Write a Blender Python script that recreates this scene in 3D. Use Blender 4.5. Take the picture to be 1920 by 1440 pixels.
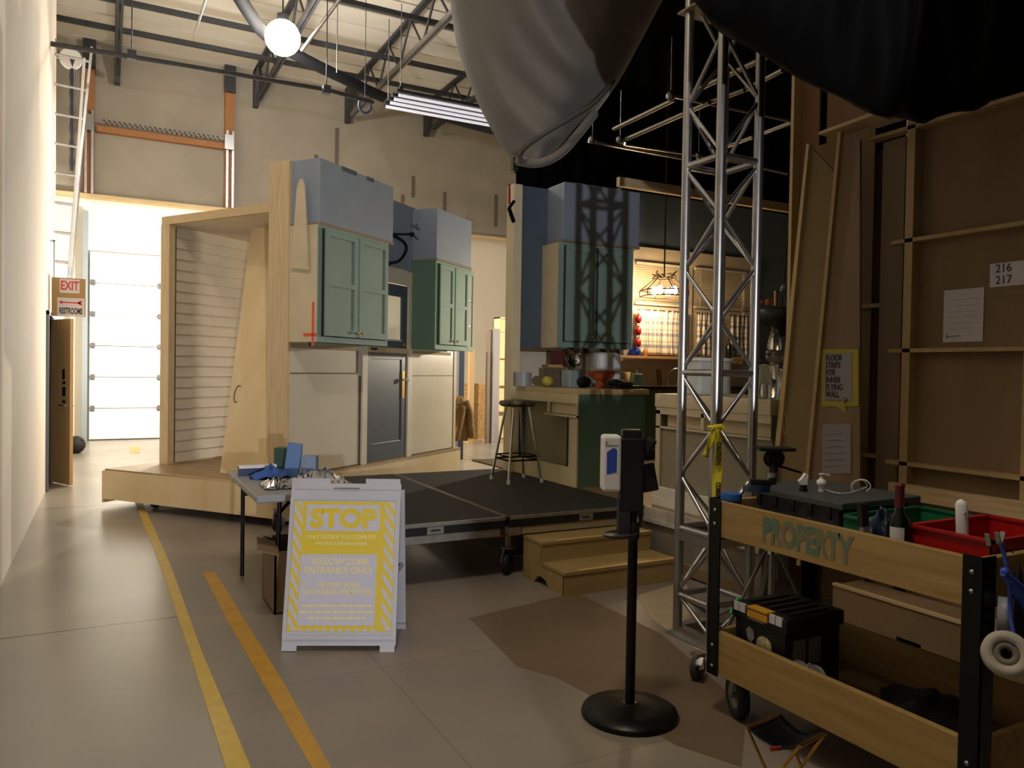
import bpy, math, random
from mathutils import Matrix, Vector
for o in list(bpy.data.objects): bpy.data.objects.remove(o)
random.seed(7)
SC = bpy.context.scene
COL = SC.collection
PI = math.pi

# ------------------------------------------------------------------ camera
F = 1440.0
EYE = 1.5
YAW = math.atan2(760, F)
PITCH = -math.radians(1.07)
ROLL = 0.016
_f = Vector((math.sin(YAW)*math.cos(PITCH), math.cos(YAW)*math.cos(PITCH), math.sin(PITCH)))
_r0 = Vector((math.cos(YAW), -math.sin(YAW), 0))
_u0 = _r0.cross(_f)
CR = _r0*math.cos(ROLL) + _u0*math.sin(ROLL)
CU = -_r0*math.sin(ROLL) + _u0*math.cos(ROLL)
cd = bpy.data.cameras.new('camera')
cam = bpy.data.objects.new('camera', cd)
COL.objects.link(cam)
cd.sensor_width = 36.0
cd.lens = 36.0*F/1920.0
cd.clip_start = 0.05
cd.clip_end = 200
M3 = Matrix((CR, CU, -_f)).transposed()
cam.matrix_world = Matrix.Translation((0, 0, EYE)) @ M3.to_4x4()
SC.camera = cam

# survey helpers: where a sight line meets a real plane of the building
def ray(x, y):
    return CR*((x-960)/F) + CU*((720-y)/F) + _f
def G(x, y, z=0.0):
    d = ray(x, y); t = (z-EYE)/d.z
    return Vector((d.x*t, d.y*t, z))
def PX(x, y, X):
    d = ray(x, y); t = X/d.x
    return Vector((X, d.y*t, EYE+d.z*t))
def PY(x, y, Y):
    d = ray(x, y); t = Y/d.y
    return Vector((d.x*t, Y, EYE+d.z*t))
def PD(x, y, t):
    d = ray(x, y)
    return Vector((d.x*t, d.y*t, EYE+d.z*t))

# ------------------------------------------------------------------ world, exposure
w = bpy.data.worlds.new('world'); SC.world = w; w.use_nodes = True
w.node_tree.nodes['Background'].inputs[0].default_value = (1.0, .86, .66, 1)
w.node_tree.nodes['Background'].inputs[1].default_value = 0.016
SC.view_settings.view_transform = 'Standard'
SC.view_settings.look = 'None'
SC.view_settings.gamma = 1
SC.view_settings.use_curve_mapping = False
SC.view_settings.exposure = 0.0

def lamp(name, kind, loc, power, col, size=.2, aim=None, **k):
    d = bpy.data.lights.new(name, kind)
    d.energy = power; d.color = col
    if kind == 'AREA':
        d.shape = k.get('shape', 'DISK'); d.size = size
        if 'size_y' in k: d.size_y = k['size_y']
        if 'spread' in k: d.spread = k['spread']
    elif kind == 'SPOT':
        d.shadow_soft_size = size; d.spot_size = k.get('spot', 1.2); d.spot_blend = k.get('blend', .3)
    else:
        d.shadow_soft_size = size
    o = bpy.data.objects.new(name, d); COL.objects.link(o)
    o.location = loc
    if aim is not None:
        o.rotation_euler = (Vector(aim)-Vector(loc)).to_track_quat('-Z', 'Y').to_euler()
    return o
# the stage lamp behind the camera that throws the tower's shadow on the set
KEY = (-.10, -3.7, 1.5)
lamp('key_lamp', 'SPOT', KEY, 1000, (.93, .94, 1.0), .045, aim=(3.0, 6.5, 1.7), spot=1.05, blend=.35)
# flood standing behind the set under an added hood, aimed at the loading door and left wall
FLOOD = (1.95, 13.2, 2.4)
lamp('flood_lamp', 'POINT', FLOOD, 1150, (1.0, .93, .82), .05)
# second flood behind the kitchen flat, lighting the gap beyond the set
lamp('work_lamp', 'POINT', (8.3, 10.5, 2.2), 850, (1.0, .87, .68), .06)
# high lamps: one at the globe, one added
lamp('high_lamp', 'POINT', (2.40, 12.4, 6.30), 310, (1.0, .94, .86), .12)
lamp('high_lamp', 'POINT', (.3, 1.6, 7.0), 310, (1.0, .90, .76), .25)  # unseen lamp added overhead to brighten the foreground
# ------------------------------------------------------------------ mesh builder
ORG = {}
def lin(h):
    if isinstance(h, str):
        h = h.lstrip('#'); v = [int(h[i:i+2], 16)/255 for i in (0, 2, 4)]
        return tuple((c/12.92 if c <= .04045 else ((c+.055)/1.055)**2.4) for c in v)
    return h
IDM = Matrix.Identity(4)
def frame(o, ux, uy, uz):
    m = Matrix((Vector(ux), Vector(uy), Vector(uz))).transposed().to_4x4()
    return Matrix.Translation(Vector(o)) @ m
def rz(loc, a, rx=0, ry=0):
    return Matrix.Translation(Vector(loc)) @ Matrix.Rotation(a, 4, 'Z') @ Matrix.Rotation(ry, 4, 'Y') @ Matrix.Rotation(rx, 4, 'X')
class MB:
    def __init__(s): s.v = []; s.f = []; s.sm = []
    def add(s, vs, fs, smooth=False):
        n = len(s.v); s.v += [Vector(p) for p in vs]
        for f in fs: s.f.append(tuple(i+n for i in f)); s.sm.append(smooth)
        return s
    def box(s, x0, x1, y0, y1, z0, z1, M=None):
        vs = [(x, y, z) for x in (x0, x1) for y in (y0, y1) for z in (z0, z1)]
        if M is not None: vs = [M @ Vector(p) for p in vs]
        fs = [(0, 1, 3, 2), (4, 6, 7, 5), (0, 4, 5, 1), (2, 3, 7, 6), (0, 2, 6, 4), (1, 5, 7, 3)]
        if (M is not None and M.to_3x3().determinant() < 0): fs = [f[::-1] for f in fs]
        return s.add(vs, fs)
    def bar(s, p, q, wd, h, up=(0, 0, 1)):
        p = Vector(p); q = Vector(q); d = (q-p); L = d.length; d.normalize()
        u = Vector(up); sd = d.cross(u)
        if sd.length < 1e-4: sd = d.cross(Vector((0, 1, 0)))
        sd.normalize(); u = sd.cross(d)
        return s.box(-wd/2, wd/2, 0, L, -h/2, h/2, frame(p, sd, d, u))
    def tube(s, pts, r, n=10, closed=False, cap=True):
        pts = [Vector(p) for p in pts]; N = len(pts)
        R = r if isinstance(r, (list, tuple)) else [r]*N
        prev = None; rings = []
        for i, p in enumerate(pts):
            if closed: t = pts[(i+1) % N]-pts[i-1]
            else: t = pts[min(i+1, N-1)]-pts[max(i-1, 0)]
            t.normalize()
            if prev is None:
                a = t.orthogonal().normalized()
            else:
                a = (prev-t*prev.dot(t))
                a = a.normalized() if a.length > 1e-6 else t.orthogonal().normalized()
            prev = a; b = t.cross(a)
            rings.append([p+(a*math.cos(2*PI*k/n)+b*math.sin(2*PI*k/n))*R[i] for k in range(n)])
        vs = [p for rg in rings for p in rg]; fs = []
        for i in range(N if closed else N-1):
            j = (i+1) % N
            for k in range(n):
                l = (k+1) % n
                fs.append((i*n+k, i*n+l, j*n+l, j*n+k))
        s.add(vs, fs, True)
        if cap and not closed:
            s.add(rings[0], [tuple(range(n))[::-1]]); s.add(rings[-1], [tuple(range(n))])
        return s
    def lathe(s, prof, M=None, n=24, cap=True):
        vs = []; fs = []
        for (r, z) in prof:
            for k in range(n): vs.append(Vector((r*math.cos(2*PI*k/n), r*math.sin(2*PI*k/n), z)))
        for i in range(len(prof)-1):
            for k in range(n):
                l = (k+1) % n; fs.append((i*n+k, i*n+l, (i+1)*n+l, (i+1)*n+k))
        T = (lambda p: M @ p) if M is not None else (lambda p: p)
        vs = [T(p) for p in vs]
        s.add(vs, fs, True)
        if cap:
            if prof[0][0] > 1e-4: s.add(vs[:n], [tuple(range(n))[::-1]])
            if prof[-1][0] > 1e-4: s.add(vs[-n:], [tuple(range(n))])
        return s
    def cyl(s, c, r, z0, z1, n=24, M=None):
        T = Matrix.Translation(Vector(c)); T = (M @ T) if M is not None else T
        return s.lathe([(r, z0), (r, z1)], T, n)
    def prism(s, poly, z0, z1, M=None):
        n = len(poly)
        a = sum(poly[i][0]*poly[(i+1) % n][1]-poly[(i+1) % n][0]*poly[i][1] for i in range(n))
        if a < 0: poly = poly[::-1]
        vs = [Vector((x, y, z)) for z in (z0, z1) for (x, y) in poly]
        if M is not None: vs = [M @ p for p in vs]
        fs = [tuple(range(n))[::-1], tuple(range(n, 2*n))]
        fs += [(i, (i+1) % n, n+(i+1) % n, n+i) for i in range(n)]
        return s.add(vs, fs)
    def grid(s, fn, nu, nv, smooth=True, closeu=False):
        vs = [Vector(fn(i/nu, j/nv)) for i in range(nu+1) for j in range(nv+1)]
        fs = [(i*(nv+1)+j, (i+1)*(nv+1)+j, (i+1)*(nv+1)+j+1, i*(nv+1)+j+1) for i in range(nu) for j in range(nv)]
        return s.add(vs, fs, smooth)
    def sphere(s, c, r, n=16, sq=(1, 1, 1), M=None):
        m = n//2
        T = Matrix.Translation(Vector(c)) @ Matrix.Diagonal((sq[0], sq[1], sq[2], 1))
        if M is not None: T = M @ T
        return s.lathe([(max(1e-4, r*math.sin(PI*i/m)), -r*math.cos(PI*i/m)) for i in range(m+1)], T, n, cap=False)
    def build(s, name, m, parent=None, bev=0, thick=0, sub=0, label=None):
        me = bpy.data.meshes.new(name)
        if parent is not None: org = ORG[parent.name]
        else:
            xs = [p.x for p in s.v]; ys = [p.y for p in s.v]; zs = [p.z for p in s.v]
            org = Vector(((min(xs)+max(xs))/2, (min(ys)+max(ys))/2, min(zs)))
        me.from_pydata([tuple(p-org) for p in s.v], [], s.f)
        me.polygons.foreach_set('use_smooth', s.sm)
        me.materials.append(m); me.update()
        o = bpy.data.objects.new(name, me); COL.objects.link(o)
        if parent is not None: o.parent = parent
        else: o.location = org
        ORG[o.name] = org
        if thick:
            q = o.modifiers.new('solid', 'SOLIDIFY'); q.thickness = thick; q.offset = 0
        if bev:
            q = o.modifiers.new('bevel', 'BEVEL'); q.width = bev; q.segments = 2; q.limit_method = 'ANGLE'; q.angle_limit = .6
        if sub:
            q = o.modifiers.new('sub', 'SUBSURF'); q.levels = sub; q.render_levels = sub
        if label: o['label'] = label
        return o
def thing(name, loc, label, cat, group=None):
    o = bpy.data.objects.new(name, None); COL.objects.link(o); o.empty_display_size = .1
    o.location = loc; ORG[o.name] = Vector(loc)
    o['label'] = label; o['category'] = cat
    if group: o['group'] = group
    return o
def tag(o, label, cat, group=None):
    o['label'] = label; o['category'] = cat
    if group: o['group'] = group
    return o
def struct(o):
    o['kind'] = 'structure'; return o
def copy_tree(o, parent=None):
    c = o.copy(); COL.objects.link(c)
    if parent is not None: c.parent = parent
    for ch in [x for x in bpy.data.objects if x.parent == o and x != c]: copy_tree(ch, c)
    return c
def MBB(*a, **k): return MB().box(*a, **k)

def text(name, body, size, M, m, parent, bold=0.0, align='CENTER', ext=.0012, sx=1.0):
    cu = bpy.data.curves.new(name, 'FONT'); cu.body = body; cu.size = size; cu.align_x = align
    cu.align_y = 'CENTER'; cu.offset = bold; cu.extrude = ext; cu.resolution_u = 3
    to = bpy.data.objects.new(name, cu); COL.objects.link(to)
    dg = bpy.context.evaluated_depsgraph_get()
    me = bpy.data.meshes.new_from_object(to.evaluated_get(dg))
    bpy.data.objects.remove(to)
    S = Matrix.Diagonal((sx, 1, 1, 1))
    org = ORG[parent.name]
    me.transform(Matrix.Translation(-org) @ M @ S)
    me.materials.clear(); me.materials.append(m)
    o = bpy.data.objects.new(name, me); COL.objects.link(o); o.parent = parent; ORG[o.name] = org
    return o

# ------------------------------------------------------------------ materials
MATS = {}
def mat(name, col, rough=.6, metal=0, noise=.0, scale=6, stretch=(1, 1, 1), bump=0, col2=None, emit=None, trans=0, alpha=1, spec=.5, sheen=0, detail=4):
    if name in MATS: return MATS[name]
    m = bpy.data.materials.new(name); m.use_nodes = True; nt = m.node_tree; b = nt.nodes['Principled BSDF']
    c = lin(col); b.inputs['Base Color'].default_value = (*c, 1)
    b.inputs['Roughness'].default_value = rough; b.inputs['Metallic'].default_value = metal
    b.inputs['Specular IOR Level'].default_value = spec
    if trans: b.inputs['Transmission Weight'].default_value = trans
    if alpha < 1: b.inputs['Alpha'].default_value = alpha
    if sheen: b.inputs['Sheen Weight'].default_value = sheen
    if emit:
        b.inputs['Emission Color'].default_value = (*lin(emit[0]), 1); b.inputs['Emission Strength'].default_value = emit[1]
    if noise or col2 or bump:
        tc = nt.nodes.new('ShaderNodeTexCoord'); mp = nt.nodes.new('ShaderNodeMapping'); no = nt.nodes.new('ShaderNodeTexNoise')
        mp.inputs['Scale'].default_value = stretch; no.inputs['Scale'].default_value = scale; no.inputs['Detail'].default_value = detail
        nt.links.new(tc.outputs['Object'], mp.inputs[0]); nt.links.new(mp.outputs[0], no.inputs['Vector'])
        if noise or col2:
            rp = nt.nodes.new('ShaderNodeValToRGB')
            c2 = lin(col2) if col2 else tuple(min(1, x*(1-noise)) for x in c)
            rp.color_ramp.elements[0].color = (*c2, 1); rp.color_ramp.elements[1].color = (*c, 1)
            rp.color_ramp.elements[0].position = .32; rp.color_ramp.elements[1].position = .68
            nt.links.new(no.outputs[0], rp.inputs[0]); nt.links.new(rp.outputs[0], b.inputs['Base Color'])
        if bump:
            bp = nt.nodes.new('ShaderNodeBump'); bp.inputs['Strength'].default_value = bump; bp.inputs['Distance'].default_value = .02
            nt.links.new(no.outputs[0], bp.inputs['Height']); nt.links.new(bp.outputs[0], b.inputs['Normal'])
    MATS[name] = m
    return m
PINEX = mat('pine_x', '#d2bb92', .6, col2='#bfa274', scale=7, stretch=(.5, 9, 9))
PINEY = mat('pine_y', '#d2bb92', .6, col2='#bfa274', scale=7, stretch=(9, .5, 9))
PINEZ = mat('pine_z', '#d2bd97', .6, col2='#c0a67c', scale=7, stretch=(9, 9, .5))
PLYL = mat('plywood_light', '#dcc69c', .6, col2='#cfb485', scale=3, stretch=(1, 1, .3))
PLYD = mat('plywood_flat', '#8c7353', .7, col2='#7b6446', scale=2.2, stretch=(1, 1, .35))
PLYE = mat('plywood_edge', '#b79d6c', .7, noise=.15, scale=20)
OSB = mat('chipboard', '#a5824f', .8, col2='#7d5f35', scale=26, detail=2)
CREAM = mat('cream_paint', '#d9cdb6', .55, noise=.10, scale=2.5)
CREAMG = mat('gloss_cream_paint', '#ddd2bc', .22, noise=.06, scale=2.5)
CREAM2 = mat('raw_cream_board', '#cdbd9c', .7, noise=.12, scale=4)
BLUE = mat('blue_paint', '#8b95a3', .6, noise=.10, scale=3)
GREEN = mat('green_paint', '#88a094', .7, noise=.10, scale=3)
DGREEN = mat('dark_green_paint', '#5c7864', .6, noise=.10, scale=3)
SLATE = mat('slate_paint', '#4c565e', .35, noise=.10, scale=3)
SHADE = mat('dark_joint_and_gap_shade', '#2a2622', .7)  # near-black for dark joints and for shade painted into gaps and holes
BLACK = mat('black_plastic', '#141414', .45)
BLKM = mat('black_steel', '#181818', .35, .6)
BLKSOFT = mat('black_rubber', '#101010', .7)
ALU = mat('aluminium', '#b9b9ba', .32, 1.0, noise=.2, scale=9)
STEEL = mat('steel', '#9a9a9a', .35, 1.0)
DSTEEL = mat('dark_steel', '#3a3b40', .5, .3, noise=.2, scale=12)
CHROME = mat('chrome', '#d8d8d8', .12, 1.0)
BRASS = mat('brass', '#c9a24c', .28, 1.0)
DRAPE = mat('black_drape', '#0b0b0b', .95, spec=.05)
WHITE = mat('white_plastic', '#e6e6e8', .35)
PAPER = mat('white_paper', '#c9c6cc', .7)
GREYW = mat('grey_white_plastic', '#b1b0b5', .45, noise=.06, scale=8)
INK = mat('black_ink', '#1d1b22', .7)
RED = mat('red_paint', '#a62a22', .5)
YEL = mat('yellow_print', '#cdb324', .55)
FADEY = mat('faded_yellow_print', '#d8c98b', .55)
# ================================================================== SHELL
XL = -.62
# floor: polished concrete with saw joints
def floor_mat():
    m = bpy.data.materials.new('polished_concrete'); m.use_nodes = True; nt = m.node_tree; b = nt.nodes['Principled BSDF']
    tc = nt.nodes.new('ShaderNodeNewGeometry')
    n1 = nt.nodes.new('ShaderNodeTexNoise'); n1.inputs['Scale'].default_value = .7; n1.inputs['Detail'].default_value = 2
    nt.links.new(tc.outputs['Position'], n1.inputs['Vector'])
    rp = nt.nodes.new('ShaderNodeValToRGB')
    rp.color_ramp.elements[0].color = (*lin('#8a8378'), 1); rp.color_ramp.elements[1].color = (*lin('#9e9789'), 1)
    rp.color_ramp.elements[0].position = .3; rp.color_ramp.elements[1].position = .7
    nt.links.new(n1.outputs[0], rp.inputs[0])
    sp = nt.nodes.new('ShaderNodeSeparateXYZ'); nt.links.new(tc.outputs['Position'], sp.inputs[0])
    last = rp.outputs[0]
    def line(axis, pos, wd):
        nonlocal last
        a = nt.nodes.new('ShaderNodeMath'); a.operation = 'SUBTRACT'; a.inputs[1].default_value = pos
        nt.links.new(sp.outputs[axis], a.inputs[0])
        c = nt.nodes.new('ShaderNodeMath'); c.operation = 'ABSOLUTE'; nt.links.new(a.outputs[0], c.inputs[0])
        l = nt.nodes.new('ShaderNodeMath'); l.operation = 'LESS_THAN'; l.inputs[1].default_value = wd; nt.links.new(c.outputs[0], l.inputs[0])
        mx = nt.nodes.new('ShaderNodeMixRGB'); mx.inputs[2].default_value = (*lin('#4a443c'), 1)
        nt.links.new(l.outputs[0], mx.inputs[0]); nt.links.new(last, mx.inputs[1]); last = mx.outputs[0]
    line(1, 4.93, .009); line(1, 9.15, .009); line(1, 13.4, .009); line(0, 5.5, .008)
    nt.links.new(last, b.inputs['Base Color'])
    r2 = nt.nodes.new('ShaderNodeMapRange'); r2.inputs[3].default_value = .24; r2.inputs[4].default_value = .30
    b.inputs['Roughness'].default_value = .27
    return m
struct(MB().box(-3, 12.3, -6, 17.6, -.12, 0).build('floor', floor_mat()))
# hardboard laid over the stage side of the floor
def board_mat():
    m = bpy.data.materials.new('hardboard'); m.use_nodes = True; nt = m.node_tree; b = nt.nodes['Principled BSDF']
    g = nt.nodes.new('ShaderNodeNewGeometry')
    br = nt.nodes.new('ShaderNodeTexBrick'); br.inputs['Scale'].default_value = 1; br.inputs['Mortar Size'].default_value = .004
    br.inputs['Brick Width'].default_value = 1.22; br.inputs['Row Height'].default_value = 1.22; br.offset = .0
    br.inputs['Color1'].default_value = (*lin('#86745f'), 1); br.inputs['Color2'].default_value = (*lin('#7a6b57'), 1); br.inputs['Mortar'].default_value = (*lin('#5a4b38'), 1)
    n = nt.nodes.new('ShaderNodeTexNoise'); n.inputs['Scale'].default_value = 1.7; n.inputs['Detail'].default_value = 6
    nt.links.new(g.outputs['Position'], br.inputs['Vector']); nt.links.new(g.outputs['Position'], n.inputs['Vector'])
    mx = nt.nodes.new('ShaderNodeMixRGB'); mx.blend_type = 'MULTIPLY'; mx.inputs[0].default_value = .75  # board tone, strengthened to imitate mottled light on the floor
    nt.links.new(br.outputs[0], mx.inputs[1]); nt.links.new(n.outputs[0], mx.inputs[2])
    hs = nt.nodes.new('ShaderNodeBrightContrast'); hs.inputs[1].default_value = .10
    nt.links.new(mx.outputs[0], hs.inputs[0]); nt.links.new(hs.outputs[0], b.inputs['Base Color'])
    b.inputs['Roughness'].default_value = .42
    return m
p = [(.34, 8.6), (.42, 5.2), (.475, 2.9), (.50, -2.5), (7.5, -2.5), (7.5, 8.6)]
struct(MB().prism(p, 0, .003).build('trim_1', board_mat()))
KRAFT = mat('brown_kraft_paper', '#705e48', .6, noise=.15, scale=3)
tag(MB().prism([G(880, 1160)[:2], G(1080, 1112)[:2], G(1240, 1190)[:2], G(1400, 1330)[:2], G(1390, 1440)[:2], G(1265, 1398)[:2], G(1185, 1345)[:2], G(1040, 1270)[:2], G(968, 1250)[:2]], .003, .0045).build('floor_paper', KRAFT),
    'brown protective floor paper sheet under the black sanitizer stand', 'floor paper')
tag(MB().prism([G(1195, 1118)[:2], G(1285, 1090)[:2], G(1330, 1235)[:2], G(1225, 1165)[:2]], .003, .0055).build('floor_paper', mat('pale_paper', '#b3a488', .6, noise=.1)),
    'pale floor sheet beneath the left foot of the lattice tower', 'floor paper')
# tape lines
TAPE = mat('yellow_floor_tape', '#d0b04a', .45, noise=.18, scale=14)
TAPEO = mat('amber_floor_tape', '#c2922f', .45, noise=.18, scale=10)
def strip(Ls, Rs, z0, z1):
    mb = MB(); n = len(Ls)
    vs = [(p.x, p.y, z) for z in (z0, z1) for q in (Ls, Rs) for p in q]
    fs = []
    for i in range(n-1):
        fs.append((2*n+i, 2*n+i+1, 3*n+i+1, 3*n+i)); fs.append((i, n+i, n+i+1, i+1))
        fs.append((i, i+1, 2*n+i+1, 2*n+i)); fs.append((n+i, 3*n+i, 3*n+i+1, n+i+1))
    return mb.add(vs, fs)
L = [G(*q) for q in ((241, 880), (243, 906), (254, 945), (300, 1061), (355, 1222), (423, 1440), (470, 1600))]
R = [G(*q) for q in ((252, 880), (257, 906), (268, 945), (320, 1061), (378, 1222), (470, 1440), (530, 1600))]
tag(strip(L, R, .0005, .0045).build('floor_tape', TAPE), 'long yellow floor tape line along the grey walkway, reaching the loading door', 'tape')
L = [G(*q) for q in ((379, 1073), (427, 1166), (498, 1290), (584, 1440), (680, 1600))]
R = [G(*q) for q in ((403, 1073), (460, 1166), (537, 1290), (620, 1440), (725, 1600))]
tag(strip(L, R, .0032, .0050).build('floor_tape', TAPEO), 'wider amber floor tape line on the tan boards left of the stop sign', 'tape')
tag(MB().prism([G(243, 850)[:2], G(262, 850)[:2], G(262, 838)[:2], G(243, 838)[:2]], .0, .003).build('floor_tape', TAPE), 'short yellow tape mark on the bright floor before the loading door', 'tape')

WALL = mat('painted_concrete_wall', '#a2998a', .8, noise=.14, scale=1.2)
WALLW = mat('white_lower_wall', '#e2dccf', .7, noise=.05, scale=1.5)
WALLL = mat('left_wall_paint', '#d9d0c2', .9, noise=.08, scale=1.2)
LY = 12.0
# left wall with door opening
mb = MB()
mb.box(XL-.22, XL, -6, 10.35, 0, 7.9).box(XL-.22, XL, 11.2, LY, 0, 7.9).box(XL-.22, XL, 10.35, 11.2, 2.06, 7.9)
struct(mb.build('wall_left', WALLL))
struct(MB().box(-1.3, -1.05, LY-.2, 17.3, 0, 7.9).box(-1.1, XL-.22, LY-.2, LY-.05, 0, 7.9).build('wall_left', WALLW))
struct(MB().box(-1.3, 12.3, 17.1, 17.4, 4.7, 7.9).build('wall_back', WALL))
struct(MB().box(-1.3, 5.0, 17.0, 17.4, 0, 4.66).build('wall_back', WALLW))
struct(MB().box(5.0, 12.3, 17.0, 17.4, 0, 4.66).build('wall_back', mat('darkened_lower_wall', '#aca18e', .7, noise=.08, scale=1.2)))  # same lower wall, colour darkened here against the strong work lamp
struct(MB().box(-1.05, 12.3, 16.85, 17.1, 4.66, 4.74).build('trim_2', PINEX))
struct(MB().box(12.2, 12.5, -6, 17.4, 0, 7.9).build('wall_right', WALL))
struct(MB().box(-3, 12.3, -6.3, -6, 0, 7.9).build('wall_front', WALL))
# stains on the upper wall
STAIN = mat('wall_stain', '#6f675b', .9, noise=.2, scale=20)
mb = MB()
for (x, y, h) in ((775, 330, 40), (834, 360, 70), (930, 365, 60), (755, 365, 26), (593, 290, 26), (632, 240, 90)):
    a = PY(x, y, 17.09); b = PY(x, y+h, 17.09)
    mb.box(a.x-.04, a.x+.04, 17.085, 17.1, b.z, a.z)
struct(mb.build('trim_3', STAIN))
# roof deck: white ribbed planks
DECK = mat('white_roof_deck', '#d8d2c6', .8, noise=.12, scale=2, stretch=(.3, 1, 1))
BROWN = mat('brown_roof_stain', '#8f7a5e', .9, noise=.3, scale=6)
mb = MB()
for i in range(38):
    y = -6+i*.62
    mb.box(-1.3, 12.3, y, y+.56, 7.72, 7.9); mb.box(-1.3, 12.3, y+.56, y+.62, 7.78, 7.9)
struct(mb.build('ceiling', DECK))

# ---- loading door
gd = thing('garage_door', (1.0, 16.96, 0), 'tall white sectional loading door on the back wall, washed out by light', 'door')
DW = mat('white_door_panel', '#f2f0ea', .5)
for i in range(6):
    z = .02+i*.607
    pn = MB().box(-.30, 2.15, 16.90, 16.95, z, z+.595).build('door_panel', DW, gd, bev=.01)
    for x in (-.24, .93, 2.05):
        if z > .1:
            MB().box(x-.035, x+.035, 16.87, 16.90, z-.06, z+.05).cyl((0, 0, 0), .04, -.02, .02, M=Matrix.Translation((x, 16.86, z)) @ Matrix.Rotation(PI/2, 4, 'X')).build('hinge', mat('dark_hinge', '#606167', .6), pn)
MB().box(-.42, -.33, 16.80, 16.98, 0, 4.4).build('track', mat('blue_grey_steel', '#8f9aa0', .5, .3), gd)
MB().box(2.17, 2.26, 16.80, 16.98, 0, 4.4).build('track', MATS['blue_grey_steel'], gd)
# ---- overhead door hardware in orange timber above the trim
OR = mat('orange_timber', '#a8703f', .6, noise=.2, scale=8, stretch=(3, 3, 1))
for (x0, x1, lab) in ((-.42, -.24, 'orange timber post with steel bracket by the ladder top'), (2.14, 2.32, 'orange timber post above the set wagon with spring hardware')):
    t = thing('timber_post', (x0, 17.0, 4.74), lab, 'post', 'orange posts above the loading door')
    MB().box(x0, x1, 16.98, 17.09, 4.74, 7.2).build('post', OR, t)
    MB().box(x0-.02, x1+.02, 16.93, 16.98, 7.15, 7.7).build('bracket', DSTEEL, t)
    MB().box(x0+.02, x0+.06, 16.90, 16.97, 4.76, 6.35).box(x0+.13, x0+.17, 16.90, 16.97, 4.76, 6.35).build('side_rail', ALU, t)
    MB().box(x0-.02, x0+.16, 16.84, 16.90, 5.95, 6.25).build('bearing_plate', STEEL, t)
t = thing('spring_shaft', (1.0, 16.95, 6.0), 'horizontal orange rail with coiled torsion spring above the loading door', 'rail')
MB().box(-.2, 2.14, 16.98, 17.09, 5.98, 6.10).build('rail', OR, t)
pts = [(-.1+.0135*i*.95+.0, 16.90+.035*math.cos(i*.9), 6.16+.035*math.sin(i*.9)) for i in range(168)]
MB().tube(pts, .008, 5).build('spring', DSTEEL, t)
MB().tube([(-.25, 16.9, 6.16), (2.2, 16.9, 6.16)], .012, 8).build('shaft', STEEL, t)

# ---- doorway in the left wall, door, exit sign
struct(MB().box(XL-.22, XL+.03, 10.31, 10.36, 0, 2.09).box(XL-.22, XL+.03, 11.19, 11.24, 0, 2.09).box(XL-.22, XL+.03, 10.31, 11.24, 2.05, 2.10).build('door_1', SLATE))
A = Vector((-.375, 10.70, 0)); B = Vector((XL-.015, 11.22, 0)); u = (B-A).normalized(); nrm = u.cross(Vector((0, 0, 1)))
t = thing('wooden_door', A, 'plain oak veneer door standing open from the left wall under the exit sign', 'door')
WD = mat('oak_veneer', '#c9a673', .5, col2='#b8935f', scale=5, stretch=(6, 6, .4))
Md = frame(A, u, Vector((0, 0, 1)), nrm)
MB().box(0, .575, .012, 2.03, -.02, .02, Md).build('door_leaf', WD, t, bev=.003)
for k in (-1, 1):
    h = MB(); h.tube([Md @ Vector((.07, .98, 0)), Md @ Vector((.07, .98, .06*k)), Md @ Vector((.18, .98, .065*k))], .009, 8); h.build('door_handle', STEEL, t)
mb = MB(); yy = 1.42
for i, hh in enumerate((.13, .05, .14, .08)):
    mb.box(.12+(.03 if i == 0 else .01)-.02, .19, yy-hh+.015*i, yy, -.024, -.0205, Md); yy -= hh+.02
mb.build('strip_label', BLACK, t)
for z in (.25, 1.0, 1.8): MB().tube([Md @ Vector((.572, z, -.025)), Md @ Vector((.572, z+.1, -.025))], .01, 8).build('hinge', STEEL, t)
# exit sign board, hung square to the wall
t = thing('exit_board', (-.42, 11.0, 2.08), 'tan cardboard panel reading EXIT and RESTROOMS with a left arrow', 'sign')
TAN = mat('tan_cardboard', '#a08656', .8)
MB().box(-.605, -.24, 10.99, 11.01, 2.07, 2.545).build('backing_board', TAN, t)
MB().box(-.52, -.305, 10.985, 10.989, 2.36, 2.53).build('exit_placard', PAPER, t)
MB().box(-.545, -.25, 10.985, 10.989, 2.07, 2.30).build('restroom_placard', PAPER, t)
fx = frame((-.412, 10.984, 2.445), (1, 0, 0), (0, 0, 1), (0, -1, 0))
text('exit_lettering', 'EXIT', .155, fx, mat('sign_red', '#c0392b', .6), t, .004, sx=.62)
text('restrooms_lettering', 'RESTROOMS', .105, frame((-.398, 10.984, 2.135), (1, 0, 0), (0, 0, 1), (0, -1, 0)), INK, t, .003, sx=.42)
MB().box(-.50, -.29, 10.981, 10.985, 2.235, 2.25).prism([(-.53, 2.2425), (-.49, 2.265), (-.49, 2.22)], 0, .004, frame((0, 10.985, 0), (1, 0, 0), (0, 0, 1), (0, -1, 0))).prism([(-.33, 2.2425), (-.30, 2.27), (-.27, 2.27), (-.29, 2.2425), (-.27, 2.215), (-.30, 2.215)], 0, .004, frame((0, 10.985, 0), (1, 0, 0), (0, 0, 1), (0, -1, 0))).build('arrow', MATS['sign_red'], t)
MB().box(-.59, -.57, 10.99, 11.01, 2.545, 3.0).box(-.62, -.57, 10.99, 11.01, 2.98, 3.0).build('hanger', STEEL, t)
tag(MB().sphere((-.45, 14.6, .14), .15, 14, (1, 1.1, 1)).box(-.56, -.34, 14.5, 14.7, .05, .24).build('black_bag', BLKSOFT), 'small black bag on the floor behind the open wooden door', 'bag')

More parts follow.
